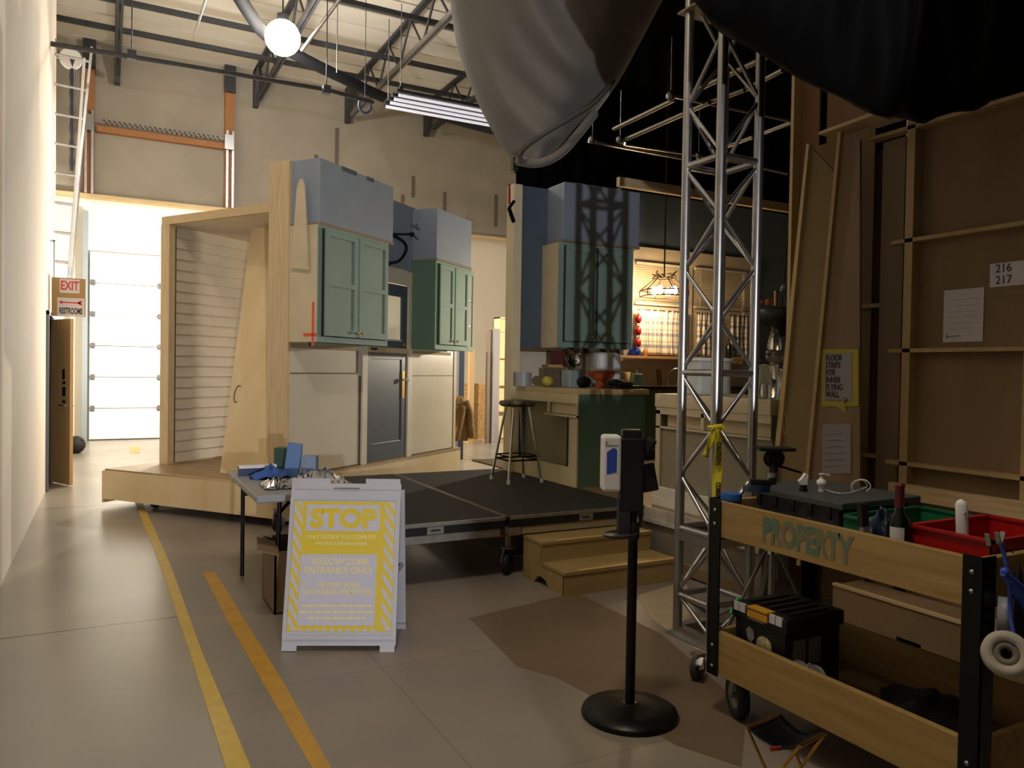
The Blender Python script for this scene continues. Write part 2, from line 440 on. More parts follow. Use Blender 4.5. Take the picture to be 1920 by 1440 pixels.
# ---- extension ladder and step ladder stored in the corner
def ladder(name, p0, p1, wv, n, r, lab):
    t = thing(name, p0, lab, 'ladder', None)
    p0 = Vector(p0); p1 = Vector(p1); wv = Vector(wv)
    for s in (0, 1): MB().bar(p0+wv*s, p1+wv*s, .03, .07, up=wv.cross(p1-p0)).build('rail', ALU, t)
    for i in range(n):
        q = p0.lerp(p1, (i+.5)/n); MB().tube([q, q+wv], r, 8).build('rung', ALU, t)
    return t
a = PY(128, 520, 11.7); b = PY(172, 88, 11.7); c = PY(104, 88, 11.7)
EXT = ladder('extension_ladder', (a.x, 11.72, a.z), (b.x, 11.72, b.z), (-.42, 0, .02), 8, .018, 'bright aluminium extension ladder hung upright on the end of the left wall')
a = PY(160, 520, 14.6); b = PY(170, 215, 14.6)
ladder('step_ladder', (-.70, 14.3, .02), (-.36, 15.0, 5.9), (.0, -.45, 0), 14, .016, 'second grey aluminium ladder leaning behind the bright one')
# white foam strip by the ladder
a = PY(132, 500, 11.5); b = PY(158, 110, 11.5)
MB().bar((a.x, 11.5, a.z), (b.x, 11.5, b.z), .07, .03, up=(1, 0, 0)).build('foam_strip', WHITE, EXT, label='long white foam strip taped to the ladder')
# chain hoist pulley
t = thing('chain_hoist', (-.52, 12.3, 5.0), 'white chain hoist pulley with a dark chain high behind the ladder', 'hoist')
MB().cyl((0, 0, 0), .14, -.03, .03, M=Matrix.Translation((-.47, 12.5, 5.75)) @ Matrix.Rotation(PI/2, 4, 'X')).build('wheel', WHITE, t)
MB().tube([(-.45, 12.5, 5.75-.12*i+0*i) for i in range(14)], [.03 if i % 2 else .045 for i in range(14)], 8).build('chain', DSTEEL, t)
MB().box(-1.05, -.47, 12.48, 12.52, 5.73, 5.77).build('bracket', STEEL, t)

# ---- roof steel
def pipe(name, p, q, r, m, lab, cat='pipe', group=None):
    return tag(MB().tube([p, q], r, 8).build(name, m), lab, cat, group)
YP = [8.6, 10.2, 12.2, 14.0, 15.2]
for i, y in enumerate(YP):
    tag(MB().box(-1.0, 11.9, y-.04, y+.04, 7.28, 7.36).build('purlin', DSTEEL), 'dark steel purlin under the white roof deck, ' + ['nearest the viewer, above the frame', 'next behind the nearest one', 'third from the back wall', 'second from the back wall', 'closest to the back wall'][i], 'purlin', 'roof purlins')
LB = ['directly above the globe lamp', 'between globe lamp and tube light rack, running into the back wall', 'above the doorway ladder', 'over the tube light rack']
for k, x in enumerate((.15, 2.75, 4.72, 6.6)):
    t = thing('roof_truss', (x, 16.9, 6.9), 'open web steel roof truss ' + ('nearest the left wall, above the ladders' if k == 0 else 'just beside the glowing globe lamp' if k == 1 else 'with its end over the hanging tube lights' if k == 2 else 'half hidden by the grey fabric bundle'), 'truss', 'roof trusses')
    MB().box(x-.05, x-.01, 4, 16.6, 6.98, 7.06).box(x+.01, x+.05, 4, 16.6, 6.98, 7.06).build('bottom_chord', STEEL if k == 2 else DSTEEL, t)
    MB().box(x-.05, x+.05, 4, 17.0, 7.64, 7.71).build('top_chord', DSTEEL, t)
    wb = MB(); y = 4.0; up = True
    while y < 16.3:
        wb.tube([(x, y, 7.0 if up else 7.66), (x, y+.6, 7.66 if up else 7.0)], .022, 6); y += .6; up = not up
    wb.build('web', DSTEEL, t)
    MB().prism([(16.55, 7.7), (17.08, 7.7), (17.08, 6.95), (16.9, 6.95)], -.05, .05, frame((x, 0, 0), (0, 1, 0), (0, 0, 1), (1, 0, 0))).build('bearing_bracket', DSTEEL, t)
t = thing('sprinkler_pipe', (1.3, 10.7, 5.2), 'long dark pipe crossing the hall from the left wall below the roof', 'pipe')
MB().tube([PX(95, 82, XL), PY(340, 122, 10.65), PY(612, 168, 10.9), PY(700, 192, 10.95)], .03, 10).build('pipe', DSTEEL, t)
for (x, y) in ((247, 103), (612, 168)):
    q = PY(x, y, 10.75); MB().tube([(q.x, q.y, q.z-.05), (q.x, q.y, 7.3)], .008, 6).box(q.x-.05, q.x+.05, q.y-.05, q.y+.05, q.z-.06, q.z+.05).build('hanger_rod', DSTEEL, t)
pt = [G(*q_, 6.72) for q_ in ((440, -20), (470, 28), (500, 66), (560, 105), (640, 145), (740, 190))]+[G(905, 238, 6.4), G(965, 250, 6.2)]
def smooth(pts, n=6):
    out = []; P_ = [pts[0]]+list(pts)+[pts[-1]]
    for i in range(1, len(P_)-2):
        for k in range(n):
            t_ = k/n; a, b, c, d = [Vector(q) for q in P_[i-1:i+3]]
            out.append(.5*((2*b)+(c-a)*t_+(2*a-5*b+4*c-d)*t_**2+(3*b-a-3*c+d)*t_**3))
    out.append(Vector(pts[-1])); return out
tag(MB().tube(smooth(pt), .10, 12).build('flexible_duct', mat('black_hose', '#1b1c20', .8, spec=.2)), 'thick black flexible hose curving past the globe lamp to the fabric bundle', 'hose')
q = G(525, 60, 6.55)
pipe('drop_pipe', G(640, -6, 6.9), G(566, 95, 6.4), .028, ALU, 'short silver scaffold pipe hanging diagonally right of the globe lamp')
pipe('drop_pipe', G(388, -10, 6.9), G(362, 75, 6.4), .02, ALU, 'thin silver pipe hanging diagonally left of the globe lamp')
# globe lamp
hl = thing('globe_lamp', (2.40, 12.4, 6.3), 'glowing white globe lamp hanging from the roof steel', 'lamp')
MB().sphere((2.40, 12.4, 6.62), .27, 24).build('globe', mat('lit_globe', '#fff6e6', .5, emit=('#fff4e0', 30)), hl)
MB().cyl((2.40, 12.4, 0), .09, 6.80, 6.98, 16).tube([(2.40, 12.4, 6.98), (2.40, 12.4, 7.65)], .012, 8).build('lamp_cap', DSTEEL, hl)
# tube light rack
tl = thing('tube_light_rack', (5.0, 12.4, 5.95), 'rack of four long white fluorescent tubes hung on chains below the roof', 'light fixture')
TUBE = mat('tube_white', '#f2f2ff', .4, emit=('#f4f2ff', .55))
ys = (12.78, 12.56, 12.36, 12.14)
for y in ys:
    MB().tube([(4.22, y, 5.98), (7.4, y, 5.98)], .026, 8).build('fluorescent_tube', TUBE, tl)
    MB().box(4.18, 7.4, y-.04, y+.04, 6.02, 6.07).build('ballast_rail', DSTEEL, tl)
MB().box(4.22, 4.28, 12.1, 12.82, 6.06, 6.12).box(5.9, 5.96, 12.1, 12.82, 6.06, 6.12).build('cross_bar', DSTEEL, tl)
for x, y in ((4.25, 12.15), (4.25, 12.78)):
    MB().tube([(x, y, 6.1+.02*i) for i in range(70)], [.006 if i % 2 else .012 for i in range(70)], 5).build('chain', STEEL, tl)
# hanging coil of wire
q = PY(684, 198, 12.2)
t = thing('wire_coil', q, 'small coil of dark blue cable hanging below the pipe', 'cable')
MB().tube([q+Vector((.10*math.cos(a/12*2*PI), 0, .12*math.sin(a/12*2*PI))) for a in range(12)], .022, 8, closed=True).build('coil', mat('blue_cable', '#3a4763', .5), t)
MB().tube([q+Vector((0, 0, .12)), q+Vector((0, 0, 7.7-q.z))], .006, 6).build('hanging_wire', DSTEEL, t)
# plumb wire
q = G(632, 100, 6.4)
tag(MB().tube([(q.x, q.y, 6.1), (q.x, q.y, 7.6)], .007, 6).build('hanging_chain', STEEL), 'thin chain hanging straight down right of the globe lamp', 'chain')
# floods behind the set walls, with hoods added to shape their light
for (X, Y, z, x0, x1, dist, lab) in ((1.95, 13.2, 2.4, 1.4, 3.6, 3.8, 'work light on a stand behind the door wall of the set, with an added hood'), (8.3, 10.5, 2.2, 7.5, 10.5, 6.5, 'work light on a stand behind the kitchen wall, with an added light-cutting hood')):
    fl = thing('flood_light', (X, Y, 0), lab, 'light')
    MB().tube([(X, Y, 0), (X, Y, z-.1)], .02, 8).build('stand', STEEL, fl)
    MB().box(X-.1, X+.1, Y-.1, Y+.1, z-.14, z-.08).build('lamp_head', BLKM, fl)
    hz = z+(4.68-z)*.9/dist
    MB().box(x0, x1, Y-.5, Y+.9, hz, hz+.02).build('hood', BLKM, fl)  # unseen sheet added to cut the light off level with the trim
# ================================================================== SET WAGON WITH THE DOOR WALL
TH = math.radians(38)
EA = Vector((math.cos(TH), math.sin(TH), 0)); EB = Vector((math.sin(TH), -math.cos(TH), 0)); WO = Vector((.25, 8.67, 0))
# local axes of the wagon: x = along the door wall, y = towards the hall, z = up   (left-handed pair handled by box)
WM = frame(WO, EA, EB, Vector((0, 0, 1)))
def wp(a, b, z): return WM @ Vector((a, b, z))
class WBX(MB):
    def bx(s, a0, a1, b0, b1, z0, z1): return s.box(a0, a1, b0, b1, z0, z1, WM)
wg = thing('stage_wagon', wp(2, .8, 0), 'low pine platform wagon on casters carrying the clapboard wall and blue-topped door wall', 'platform')
WBX().bx(.02, 4.0, -.45, 1.62, .36, .40).bx(0, 1.02, 1.6, 1.83, .36, .40).build('deck', mat('worn_pine_deck', '#b09771', .45, noise=.25, scale=5), wg)
WBX().bx(0, .02, -.45, 1.83, .09, .385).bx(.02, .04, -.45, 1.83, .385, .402).build('front_fascia', PLYL, wg)
WBX().bx(1.0, 4.0, 1.60, 1.62, .05, .38).bx(0, 1.02, 1.83, 1.85, .05, .385).bx(1.0, 1.02, 1.6, 1.83, .05, .385).build('side_fascia', PLYL, wg)
WBX().bx(3.98, 4.0, -.45, 1.6, .05, .38).bx(0, 4, -.47, -.45, .05, .38).build('back_fascia', PLYL, wg)
for (a, b) in ((.25, .02), (.25, 1.7), (3.7, 1.3), (3.7, -.2), (.9, 1.3)):
    c = wp(a, b, 0)
    q = MB().lathe([(.001, -.02), (.055, -.02), (.055, .02), (.001, .02)], Matrix.Translation((c.x, c.y, .055)) @ Matrix.Rotation(TH, 4, 'Z') @ Matrix.Rotation(PI/2, 4, 'X'), 18)
    q = q.build('caster_wheel', BLKSOFT, wg)
    MB().bar((c.x, c.y, .06), (c.x, c.y, .20), .05, .07).bar((c.x, c.y, .17), (c.x, c.y, .36), .04, .04).build('caster_fork', DSTEEL, q)
# clapboard wall
cw = thing('clapboard_wall', wp(1.5, -.25, .4), 'cream clapboard set wall with a pine frame edge at the left of the wagon', 'set wall')
mb = WBX(); zz = .42; i = 0
CLAP = mat('cream_clapboard', '#d2c5ae', .55, noise=.12, scale=4)
while zz < 2.98:
    h = .118
    a0, a1 = .665, 3.85
    V = [wp(a0, -.205, zz), wp(a1, -.205, zz), wp(a1, -.174, zz), wp(a0, -.174, zz), wp(a0, -.205, zz+h), wp(a1, -.205, zz+h), wp(a1, -.200, zz+h), wp(a0, -.200, zz+h)]
    mb.add(V, [(0, 1, 2, 3), (4, 7, 6, 5), (3, 2, 6, 7), (0, 4, 5, 1), (0, 3, 7, 4), (1, 5, 6, 2)]); zz += h
mb.build('clapboards', CLAP, cw)
WBX().bx(.62, 3.85, -.225, -.205, .40, 3.03).build('backing', PLYL, cw)
WBX().bx(.57, .66, -.30, -.175, .40, 3.02).build('corner_stile', PINEZ, cw, bev=.004)
WBX().bx(.66, 3.85, -.30, -.262, .40, 3.02).build('rear_frame', PINEX, cw)
WBX().bx(.655, .668, -.182, -.174, .42, 3.0).build('stile_seam', SHADE, cw)
# header across to the door wall and white soffit board
hb = thing('header_beam', wp(.6, .6, 3.02), 'knotty pine header beam joining the clapboard wall to the tall blue-topped wall', 'beam')
p = wp(.60, -.30, 3.065); q = wp(.44, 1.40, 3.065)
MB().bar(p, q, .04, .09).build('beam', PINEX, hb, bev=.003)
MB().prism([(wp(.62, -.30, 0).x, wp(.62, -.30, 0).y), (wp(.47, 1.44, 0).x, wp(.47, 1.44, 0).y), (wp(3.85, 1.44, 0).x, wp(3.85, 1.44, 0).y), (wp(3.85, -.3, 0).x, wp(3.85, -.3, 0).y)], 3.02, 3.035).build('ceiling_board', CREAM, hb)
# door wall
dw = thing('door_wall', wp(2.1, 1.55, .4), 'tall set wall with pale lower panels, blue upper boxes and a slate door', 'set wall')
D0, D1, DT = 1.74, 2.58, 2.50
WBX().bx(.43, D0-.02, 1.575, 1.6, .40, 3.5).bx(D1+.02, 3.85, 1.575, 1.6, .40, 3.5).bx(D0-.02, D1+.02, 1.575, 1.6, DT+.02, 3.5).build('wall_panel', CREAMG, dw)
WBX().bx(1.62, 2.70, 1.60, 1.606, 2.70, 3.49).bx(2.6, 2.72, 1.6, 1.607, 2.66, 3.49).build('blue_upper_panel', BLUE, dw)
WBX().bx(.40, .44, 1.36, 1.61, .40, 3.50).bx(.44, 3.85, 1.45, 1.575, 3.41, 3.5).build('edge_post', PINEZ, dw, bev=.003)
WBX().bx(3.80, 3.86, 1.45, 1.61, .40, 3.44).build('end_post', PINEZ, dw)
for i in range(5): WBX().bx(.8+i*.7, .84+i*.7, 1.48, 1.575, .4, 3.41).build('stud', PINEZ, dw) if not (D0 < .82+i*.7 < D1) else None
# soffit boxes (blue)
for (a0, a1, z0, z1) in ((.44, 1.71, 2.885, 3.50), (2.68, 3.60, 2.85, 3.465)):
    s = WBX().bx(a0, a1, 1.60, 1.95, z0, z1).build('soffit_box', BLUE, dw, bev=.003)
    WBX().bx(a0-.01, a1, 1.60, 1.965, z0-.025, z0).build('soffit_trim', mat('brown_edge', '#8d7a60', .7), s)
for (a0, a1) in ((.78, 1.02), (1.21, 1.33)):
    WBX().bx(a0, a1, 1.935, 1.954, 3.46, 3.503).build('tape_patch', mat('navy_tape', '#4a5361', .6), dw)
WBX().bx(2.65, 3.6, 1.952, 1.955, 2.8, 2.81).build('gap_shade_strip', SHADE, dw)  # dark strip drawn as the shade line under the blue box
# lower wall trims: horizontal joints and vertical brown edge strips
EDGE = mat('brown_joint', '#6c5a41', .8, noise=.2, scale=20)
WBX().bx(.44, 1.56, 1.600, 1.604, 1.425, 1.437).bx(2.70, 3.78, 1.600, 1.604, 1.40, 1.408).bx(1.55, 1.575, 1.60, 1.606, 1.44, 1.73).bx(1.60, 1.625, 1.60, 1.606, .40, 1.40).bx(2.70, 2.706, 1.60, 1.604, 1.40, 1.73).build('panel_joint', EDGE, dw)
WBX().bx(.44, 1.56, 1.60, 1.612, 1.68, 1.73).bx(2.70, 3.70, 1.60, 1.612, 1.68, 1.72).build('cabinet_rail', mat('tan_raw_edge', '#a89068', .8), dw)
WBX().bx(1.0, 3.85, 1.60, 1.607, .40, .418).build('base_gap', EDGE, dw)
WBX().bx(1.635, 1.735, 1.60, 1.622, .40, 2.62).bx(2.59, 2.69, 1.60, 1.622, .40, 2.62).bx(1.635, 2.69, 1.60, 1.624, 2.51, 2.68).build('door_trim', CREAM, dw, bev=.002)
# conduit stub and wires on the blue wall
cm = thing('wall_bracket', wp(2.4, 1.65, 2.7), 'curved black steel bracket arm on the blue wall between the cabinets', 'bracket')
MB().tube(smooth([wp(2.09, 1.63, 2.72), wp(2.30, 1.66, 2.78), wp(2.42, 1.68, 2.93), wp(2.36, 1.67, 3.02), wp(2.17, 1.64, 3.07), wp(2.12, 1.64, 3.10)]), .018, 8).build('arm', BLKM, cm)
MB().tube([wp(2.12, 1.64, 3.07), wp(2.34, 1.68, 3.10), wp(2.50, 1.72, 3.13)], .013, 8).sphere(wp(2.48, 1.72, 3.12), .032, 10).sphere(wp(2.12, 1.64, 3.08), .03, 10).sphere(wp(2.1, 1.64, 2.72), .03, 10).build('joint', BLKM, cm)
MB().tube([wp(2.46, 1.72, 3.24), wp(2.62, 1.74, 3.20), wp(2.56, 1.73, 3.26)], .008, 6).tube([wp(2.5, 1.72, 3.13), wp(2.62, 1.72, 3.08)], .01, 6).build('wire_clip', STEEL, cm)

def shaker(a0, a1, z0, z1, rail, M, m, dark, parent, knob, mid=True, th=.022):
    """a cabinet door in the local x-z plane of M, facing +y"""
    d = MB(); s = .055
    d.box(a0, a0+s, 0, th, z0, z1, M).box(a1-s, a1, 0, th, z0, z1, M).box(a0+s, a1-s, 0, th, z0, z0+s*1.2, M).box(a0+s, a1-s, 0, th, z1-s, z1, M)
    if mid: zm = z0+(z1-z0)*rail; d.box(a0+s, a1-s, 0, th, zm-s*.45, zm+s*.45, M)
    d.box(a0+s, a1-s, 0, th-.012, z0+s, z1-s, M)
    o = d.build('door', m, parent, bev=.0015)
    kx = a1-.035 if knob == 'r' else a0+.035
    c = Matrix.Translation(M @ Vector((kx, th, z0+.05))) @ M.to_3x3().to_4x4() @ Matrix.Rotation(-PI/2, 4, 'X')
    MB().lathe([(.006, 0), (.006, .012), (.016, .018), (.016, .026), (.006, .031), (.0001, .032)], c, 14).build('knob', BRASS, o)
    return o
def upper_cabinet(label, M, w_, d_, z0, z1, m, side_m, splits, face):
    t = thing('wall_cabinet', M @ Vector((w_/2, -d_/2, z0)), label, 'cabinet', 'green wall cabinets of the kitchen set')
    b = MB()
    b.box(.018, w_, -d_, -d_+.01, z0, z1, M).box(.018, w_, -d_, 0, z0+.04, z0+.058, M).box(.018, w_-.0, -d_, 0, z1-.02, z1, M).box(w_-.018, w_, -d_, 0, z0, z1, M)
    b.build('carcass', m, t)
    MB().box(0, .018, -d_, 0, z0, z1, M).build('side_panel', side_m, t)
    MB().box(0, .055, -.003, .012, z0, z1, M).box(.055, w_, -.003, .012, z0, z0+.055, M).box(.055, w_, -.003, .012, z1-.03, z1, M).box(w_-.03, w_, -.003, .012, z0+.05, z1-.03, M).build('face_frame', m, t)
    MB().box(.055, .085, .0125, .018, z0+.055, z1-.03, M).build('gap_shade_strip', SHADE, t)  # dark strip standing for the shade beside the door
    MB().box(.03, w_-.02, -.06, -.02, z0+.06, z1-.03, M).build('inner_shadow_board', SHADE, t)  # dark board put inside as the cabinet's inner shade
    n = len(splits)-1
    MB().box(splits[1]-.032, splits[1]+.002, .0125, .0145, z0+.062, z1-.033, M).build('door_gap_shade', SHADE, t)  # dark strip painted as the shade between the doors
    for i in range(n):
        shaker(splits[i], splits[i+1]-(.030 if i == 0 else .016), z0+.065, z1-.035, .5, Matrix.Translation(M.to_3x3() @ Vector((0, .0125, 0))) @ M, m, SHADE, t, 'r' if i == 0 else 'l')
    return t
Mc = frame(wp(.41, 1.95, 0), EA, EB, Vector((0, 0, 1)))
c1 = upper_cabinet('wide green two-door wall cabinet under the larger blue box, above the stop sign', Mc, 1.20, .35, 1.735, 2.86, GREEN, CREAM2, (.09, .645, 1.185), None)
MB().box(-.004, 0, -.055, -.030, 1.70, 2.12, Mc).box(-.004, 0, -.155, 0, 1.79, 1.82, Mc).build('orange_tape_mark', mat('orange_tape', '#e0543a', .6), c1)
Mc = frame(wp(2.655, 1.95, 0), EA, EB, Vector((0, 0, 1)))
c2 = upper_cabinet('narrower green two-door wall cabinet right of the slate door', Mc, .86, .35, 1.735, 2.82, mat('sage_paint', '#8cab92', .7, noise=.08, scale=3), DGREEN, (.08, .47, .85), None)
# open rounded end shelf
es = thing('end_shelf', wp(3.6, 1.8, 1.735), 'small open green end shelf fixed beside the narrower wall cabinet', 'shelf')
Me = frame(wp(3.515, 1.95, 0), EA, EB, Vector((0, 0, 1)))
MB().box(0, .04, -.30, 0, 1.735, 2.82, Me).box(.15, .19, -.02, 0, 1.80, 2.74, Me).box(0, .19, -.02, 0, 1.735, 1.80, Me).box(0, .19, -.02, 0, 2.74, 2.80, Me).box(0, .19, -.31, -.30, 1.735, 2.82, Me).build('frame', MATS['sage_paint'], es, bev=.008)
for z in (2.06, 2.40): MB().box(.03, .18, -.29, -.012, z, z+.018, Me).build('shelf_board', CREAM, es)
# jack brace leaning on the tall wall
t = thing('tapered_board', wp(.43, 1.80, 2.2), 'tapered raw board leaning on the side of the larger wall cabinet', 'board')
s0 = wp(.372, 1.86, 0)
MB().prism([(-.105, 2.55-.10), (.105, 2.55-.13), (.045, 3.24), (.012, 3.30), (-.02, 3.29), (-.05, 3.2)], 0, .018, frame(wp(.375, 1.77, 0), EB, Vector((0, 0, 1)), EA)).build('board', CREAM2, t)
# slate door
sd = thing('slate_door', wp((D0+D1)/2, 1.6, .40), 'slate blue panelled door with upper window in the set wall', 'door')
Ms = frame(wp(0, 1.585, 0), EA, EB, Vector((0, 0, 1)))
d = MB()
d.box(D0, D0+.10, -.015, .02, .415, DT, Ms).box(D1-.11, D1, -.015, .02, .415, DT, Ms).box(D0+.1, D1-.11, -.015, .02, .415, .62, Ms).box(D0+.1, D1-.11, -.015, .02, 1.60, 1.82, Ms).box(D0+.1, D1-.11, -.015, .02, DT-.14, DT, Ms).box(D0+.1, D1-.11, -.012, .008, .62, 1.60, Ms)
d.build('door_leaf', SLATE, sd, bev=.003)
MB().box(D0+.1, D1-.11, -.006, 0, 1.82, DT-.14, Ms).build('window_pane', mat('door_glass', '#e8ecec', .05, trans=.9, spec=.5), sd)
MB().box(D0+.10, D1-.11, .004, .016, 1.82, 1.84, Ms).box(D0+.32, D0+.42, -.016, -.010, 1.84, DT-.14, Ms).build('window_bead', PAPER, sd)
MB().box(D0+.02, D1, .02, .05, 1.675, 1.735, Ms).build('cross_bar', PINEX, sd)
MB().box(D0+.03, D0+.16, .05, .052, 1.70, 1.725, Ms).build('bar_label', INK, sd)
MB().box(D1-.10, D1-.05, .02, .026, 1.13, 1.46, Ms).build('lock_plate', BRASS, sd)
c = Matrix.Translation(Ms @ Vector((D1-.045, .02, 1.36))) @ Ms.to_3x3().to_4x4() @ Matrix.Rotation(-PI/2, 4, 'X')
MB().lathe([(.01, 0), (.01, .03), (.028, .04), (.028, .062), (.001, .07)], c, 16).build('door_knob', WHITE, sd)
c = Matrix.Translation(Ms @ Vector((D1-.06, .02, 1.78))) @ Ms.to_3x3().to_4x4() @ Matrix.Rotation(-PI/2, 4, 'X')
MB().lathe([(.024, 0), (.024, .01), (.014, .014), (.001, .02)], c, 16).build('deadbolt', BRASS, sd)
# loose plywood panel leaning on the tall wall
lp = thing('plywood_sheet', wp(.4, 1.1, .4), 'smooth cream plywood sheet with a C-shaped finger hole, leaning beside the clapboard', 'panel')
b0 = G(414, 887, .402); b1 = wp(.36, 1.42, .402)
t0 = wp(1.00, .85, 3.0); 
tL = PD(474, 423, 8.55); _n = (b1-b0).cross(tL-b0); _d = ray(524, 425); tR = Vector((0, 0, EYE))+_d*((b0-Vector((0, 0, EYE))).dot(_n)/_d.dot(_n))
n_ = (b1-b0).cross(tL-b0).normalized()*.012
V = [b0, b1, tR, tL]
MB().add([p-n_ for p in V]+[p+n_ for p in V], [(0, 3, 2, 1), (4, 5, 6, 7), (0, 1, 5, 4), (1, 2, 6, 5), (2, 3, 7, 6), (3, 0, 4, 7)]).build('panel', PLYL, lp)
E1 = (b1-b0).normalized(); E2 = n_.normalized(); E3 = E1.cross(E2)
if E3.z < 0: E3 = -E3
sgn = 1 if E2.dot(Vector((0, -1, 0))) > 0 else -1
c0 = b0+(tL-b0)*.30+E1*.11
MB().tube([c0+E1*(.04*math.cos(a)-.01)+E3*(.09*math.sin(a))+E2*sgn*.014 for a in [x*.35+1.0 for x in range(13)]], .006, 6).build('finger_hole', EDGE, lp)
# ================================================================== BLACK ROLLING DECKS
DECKM = mat('black_deck_surface', '#211e1b', .75, noise=.25, scale=7)
ALUF = mat('deck_aluminium', '#a9a59c', .45, .8, noise=.2, scale=14)
for i, (x0, lab) in enumerate(((2.54, 'black rolling stage deck at the right, carrying the stool'), (1.32, 'black rolling stage deck at the left, half behind the stop sign'))):
    x1 = x0+1.20; y0, y1 = 4.83, 7.24; Z = .45
    t = thing('stage_deck', ((x0+x1)/2, 6.0, 0), lab, 'stage deck', 'black stage decks')
    MB().box(x0+.006, x1-.006, y0+.006, y1, Z-.02, Z).build('deck_board', DECKM, t)
    MB().box(x0, x1, y0, y0+.02, Z-.022, Z+.001).box(x0, x0+.006, y0, y1, Z-.022, Z+.001).box(x1-.006, x1, y0, y1, Z-.022, Z+.001).build('edge_trim', ALUF, t)
    MB().box(x0+.01, x1-.01, y0+.004, y0+.03, Z-.078, Z-.022).box(x0+.004, x0+.03, y0+.01, y1, Z-.078, Z-.022).box(x1-.03, x1-.004, y0+.01, y1, Z-.078, Z-.022).build('side_rail', BLACK, t)
    MB().box(x0+.04+.08*(1-i), x1-.04, y0+.012, y0+.05, Z-.135, Z-.082).build('lower_rail', ALUF if i else mat('tan_rail', '#9b8d6c', .6), t)
    MB().box(x0+.60, x0+.72, y0, y0+.01, Z-.075, Z-.025).build('latch_plate', ALUF, t); MB().box(x0+.0, x0+.10, y0, y0+.012, Z-.135, Z-.08).build('corner_plate', ALUF, t)
    MB().box(x0+.625, x0+.695, y0-.002, y0+.002, Z-.056, Z-.044).build('latch_slot', INK, t)
    for (cx, cy) in ((x0+.06, y0+.12), (x0+.06, y1-.15)):
        f = MB().bar((cx, cy, .20), (cx, cy, Z-.08), .03, .03).lathe([(.055, 0), (.055, .008)], Matrix.Translation((cx, cy, .20)), 16).bar((cx-.02, cy, .205), (cx-.035, cy+.02, .09), .05, .012)
        f = f.build('caster_fork', STEEL, t)
        MB().lathe([(.001, -.022), (.06, -.022), (.078, -.012), (.078, .012), (.06, .022), (.001, .022)], Matrix.Translation((cx, cy, .08)) @ Matrix.Rotation(.7, 4, 'Z') @ Matrix.Rotation(PI/2, 4, 'X'), 20).build('caster_wheel', BLKSOFT, f)
        MB().box(cx-.10, cx+.10, cy-.012, cy+.012, .285, .30).build('red_cross_tape', mat('red_tape', '#c4505a', .6), f)
    MB().box(x0+.05, x1-.05, y0+.08, y1-.08, .15, .17).build('underframe', BLACK, t) if i == 0 else None

# steps
t = thing('step_unit', (3.1, 4.5, 0), 'two-step plywood stair unit in front of the black decks', 'steps')
STEPM = mat('step_plywood', '#a8905f', .6, col2='#97804e', scale=3, stretch=(.4, 2, 2))
prof = [(4.86, 0), (4.86, .30), (4.60, .30), (4.60, .16), (4.30, .16), (4.30, 0), (4.50, 0), (4.53, .05), (4.60, .065), (4.66, .05), (4.70, 0)]
for xs in (2.68, 3.60): MB().prism(prof, xs, xs+.02, frame((0, 0, 0), (0, 1, 0), (0, 0, 1), (1, 0, 0))).build('stringer', STEPM, t)
MB().box(2.68, 3.62, 4.295, 4.31, 0, .145).box(2.68, 3.62, 4.59, 4.605, .16, .285).build('riser', STEPM, t)
MB().box(2.675, 3.625, 4.285, 4.60, .145, .165).box(2.675, 3.625, 4.58, 4.86, .285, .305).build('tread', STEPM, t)
NOSE = mat('worn_nosing', '#c9a25c', .6)
MB().box(2.80, 3.625, 4.283, 4.33, .166, .167).box(2.80, 3.625, 4.578, 4.62, .306, .307).build('worn_nosing', NOSE, t)

# ================================================================== KITCHEN WAGON
KX = 3.78
kw = thing('kitchen_platform', (6.5, 5.5, 0), 'kitchen set platform with a grimy white front rail, right of the black decks', 'platform')
PLAT = mat('worn_plank_floor', '#8b7357', .5, noise=.25, scale=5, stretch=(1, .4, 1))
MB().box(KX-.02, 9.5, 3.62, 8.1, .43, .448).build('platform_floor', PLAT, kw)
WR = mat('grimy_white_rail', '#bdb8ad', .6, noise=.3, scale=9)
MB().box(KX-.04, KX-.02, 3.62, 4.83, .36, .448).box(KX-.05, KX-.02, 3.62, 4.83, .335, .365).build('edge_rail', WR, kw)
MB().box(KX-.02, KX+.04, 3.62, 7.0, .10, .36).build('skirt', mat('grey_brown_skirt', '#8c8071', .8, noise=.3, scale=5), kw)
MB().box(KX-.04, KX+.0, 3.62, 4.83, .02, .10).build('bottom_rail', PLYD, kw)
# wall along the back of the kitchen
kwl = thing('kitchen_wall', (5.5, 7.1, .45), 'tall blue kitchen set wall with pine end post, cream splashback and window bay', 'set wall')
MB().box(3.76, 5.03, 7.0, 7.03, .45, 3.40).build('wall_panel', mat('slate_blue_wall', '#515f6b', .6, noise=.1), kwl)
MB().box(3.76, 5.03, 6.995, 7.0, 1.30, 1.73).box(4.99, 5.035, 6.985, 7.0, .45, 1.73).build('splashback', CREAM, kwl)
MB().box(3.665, 3.765, 6.965, 7.01, .45, 3.40).box(3.665, 3.70, 7.01, 7.12, .45, 3.40).build('end_post', mat('pale_pine', '#e2d2ac', .6, noise=.08, scale=8), kwl, bev=.003)
MB().box(4.95, 9.5, 6.93, 6.99, 3.53, 3.63).build('top_ledger', PINEX, kwl)
MB().box(4.0, 5.0, 7.04, 7.12, 2.5, 2.6).box(4.4, 4.5, 7.04, 7.12, .5, 3.4).build('rear_frame', PINEX, kwl)
sb = MB().box(4.085, 5.03, 6.67, 7.0, 2.83, 3.41).build('soffit_box', BLUE, kwl, bev=.003)
MB().box(4.075, 5.03, 6.655, 7.0, 2.805, 2.83).build('soffit_trim', MATS['brown_edge'], sb)
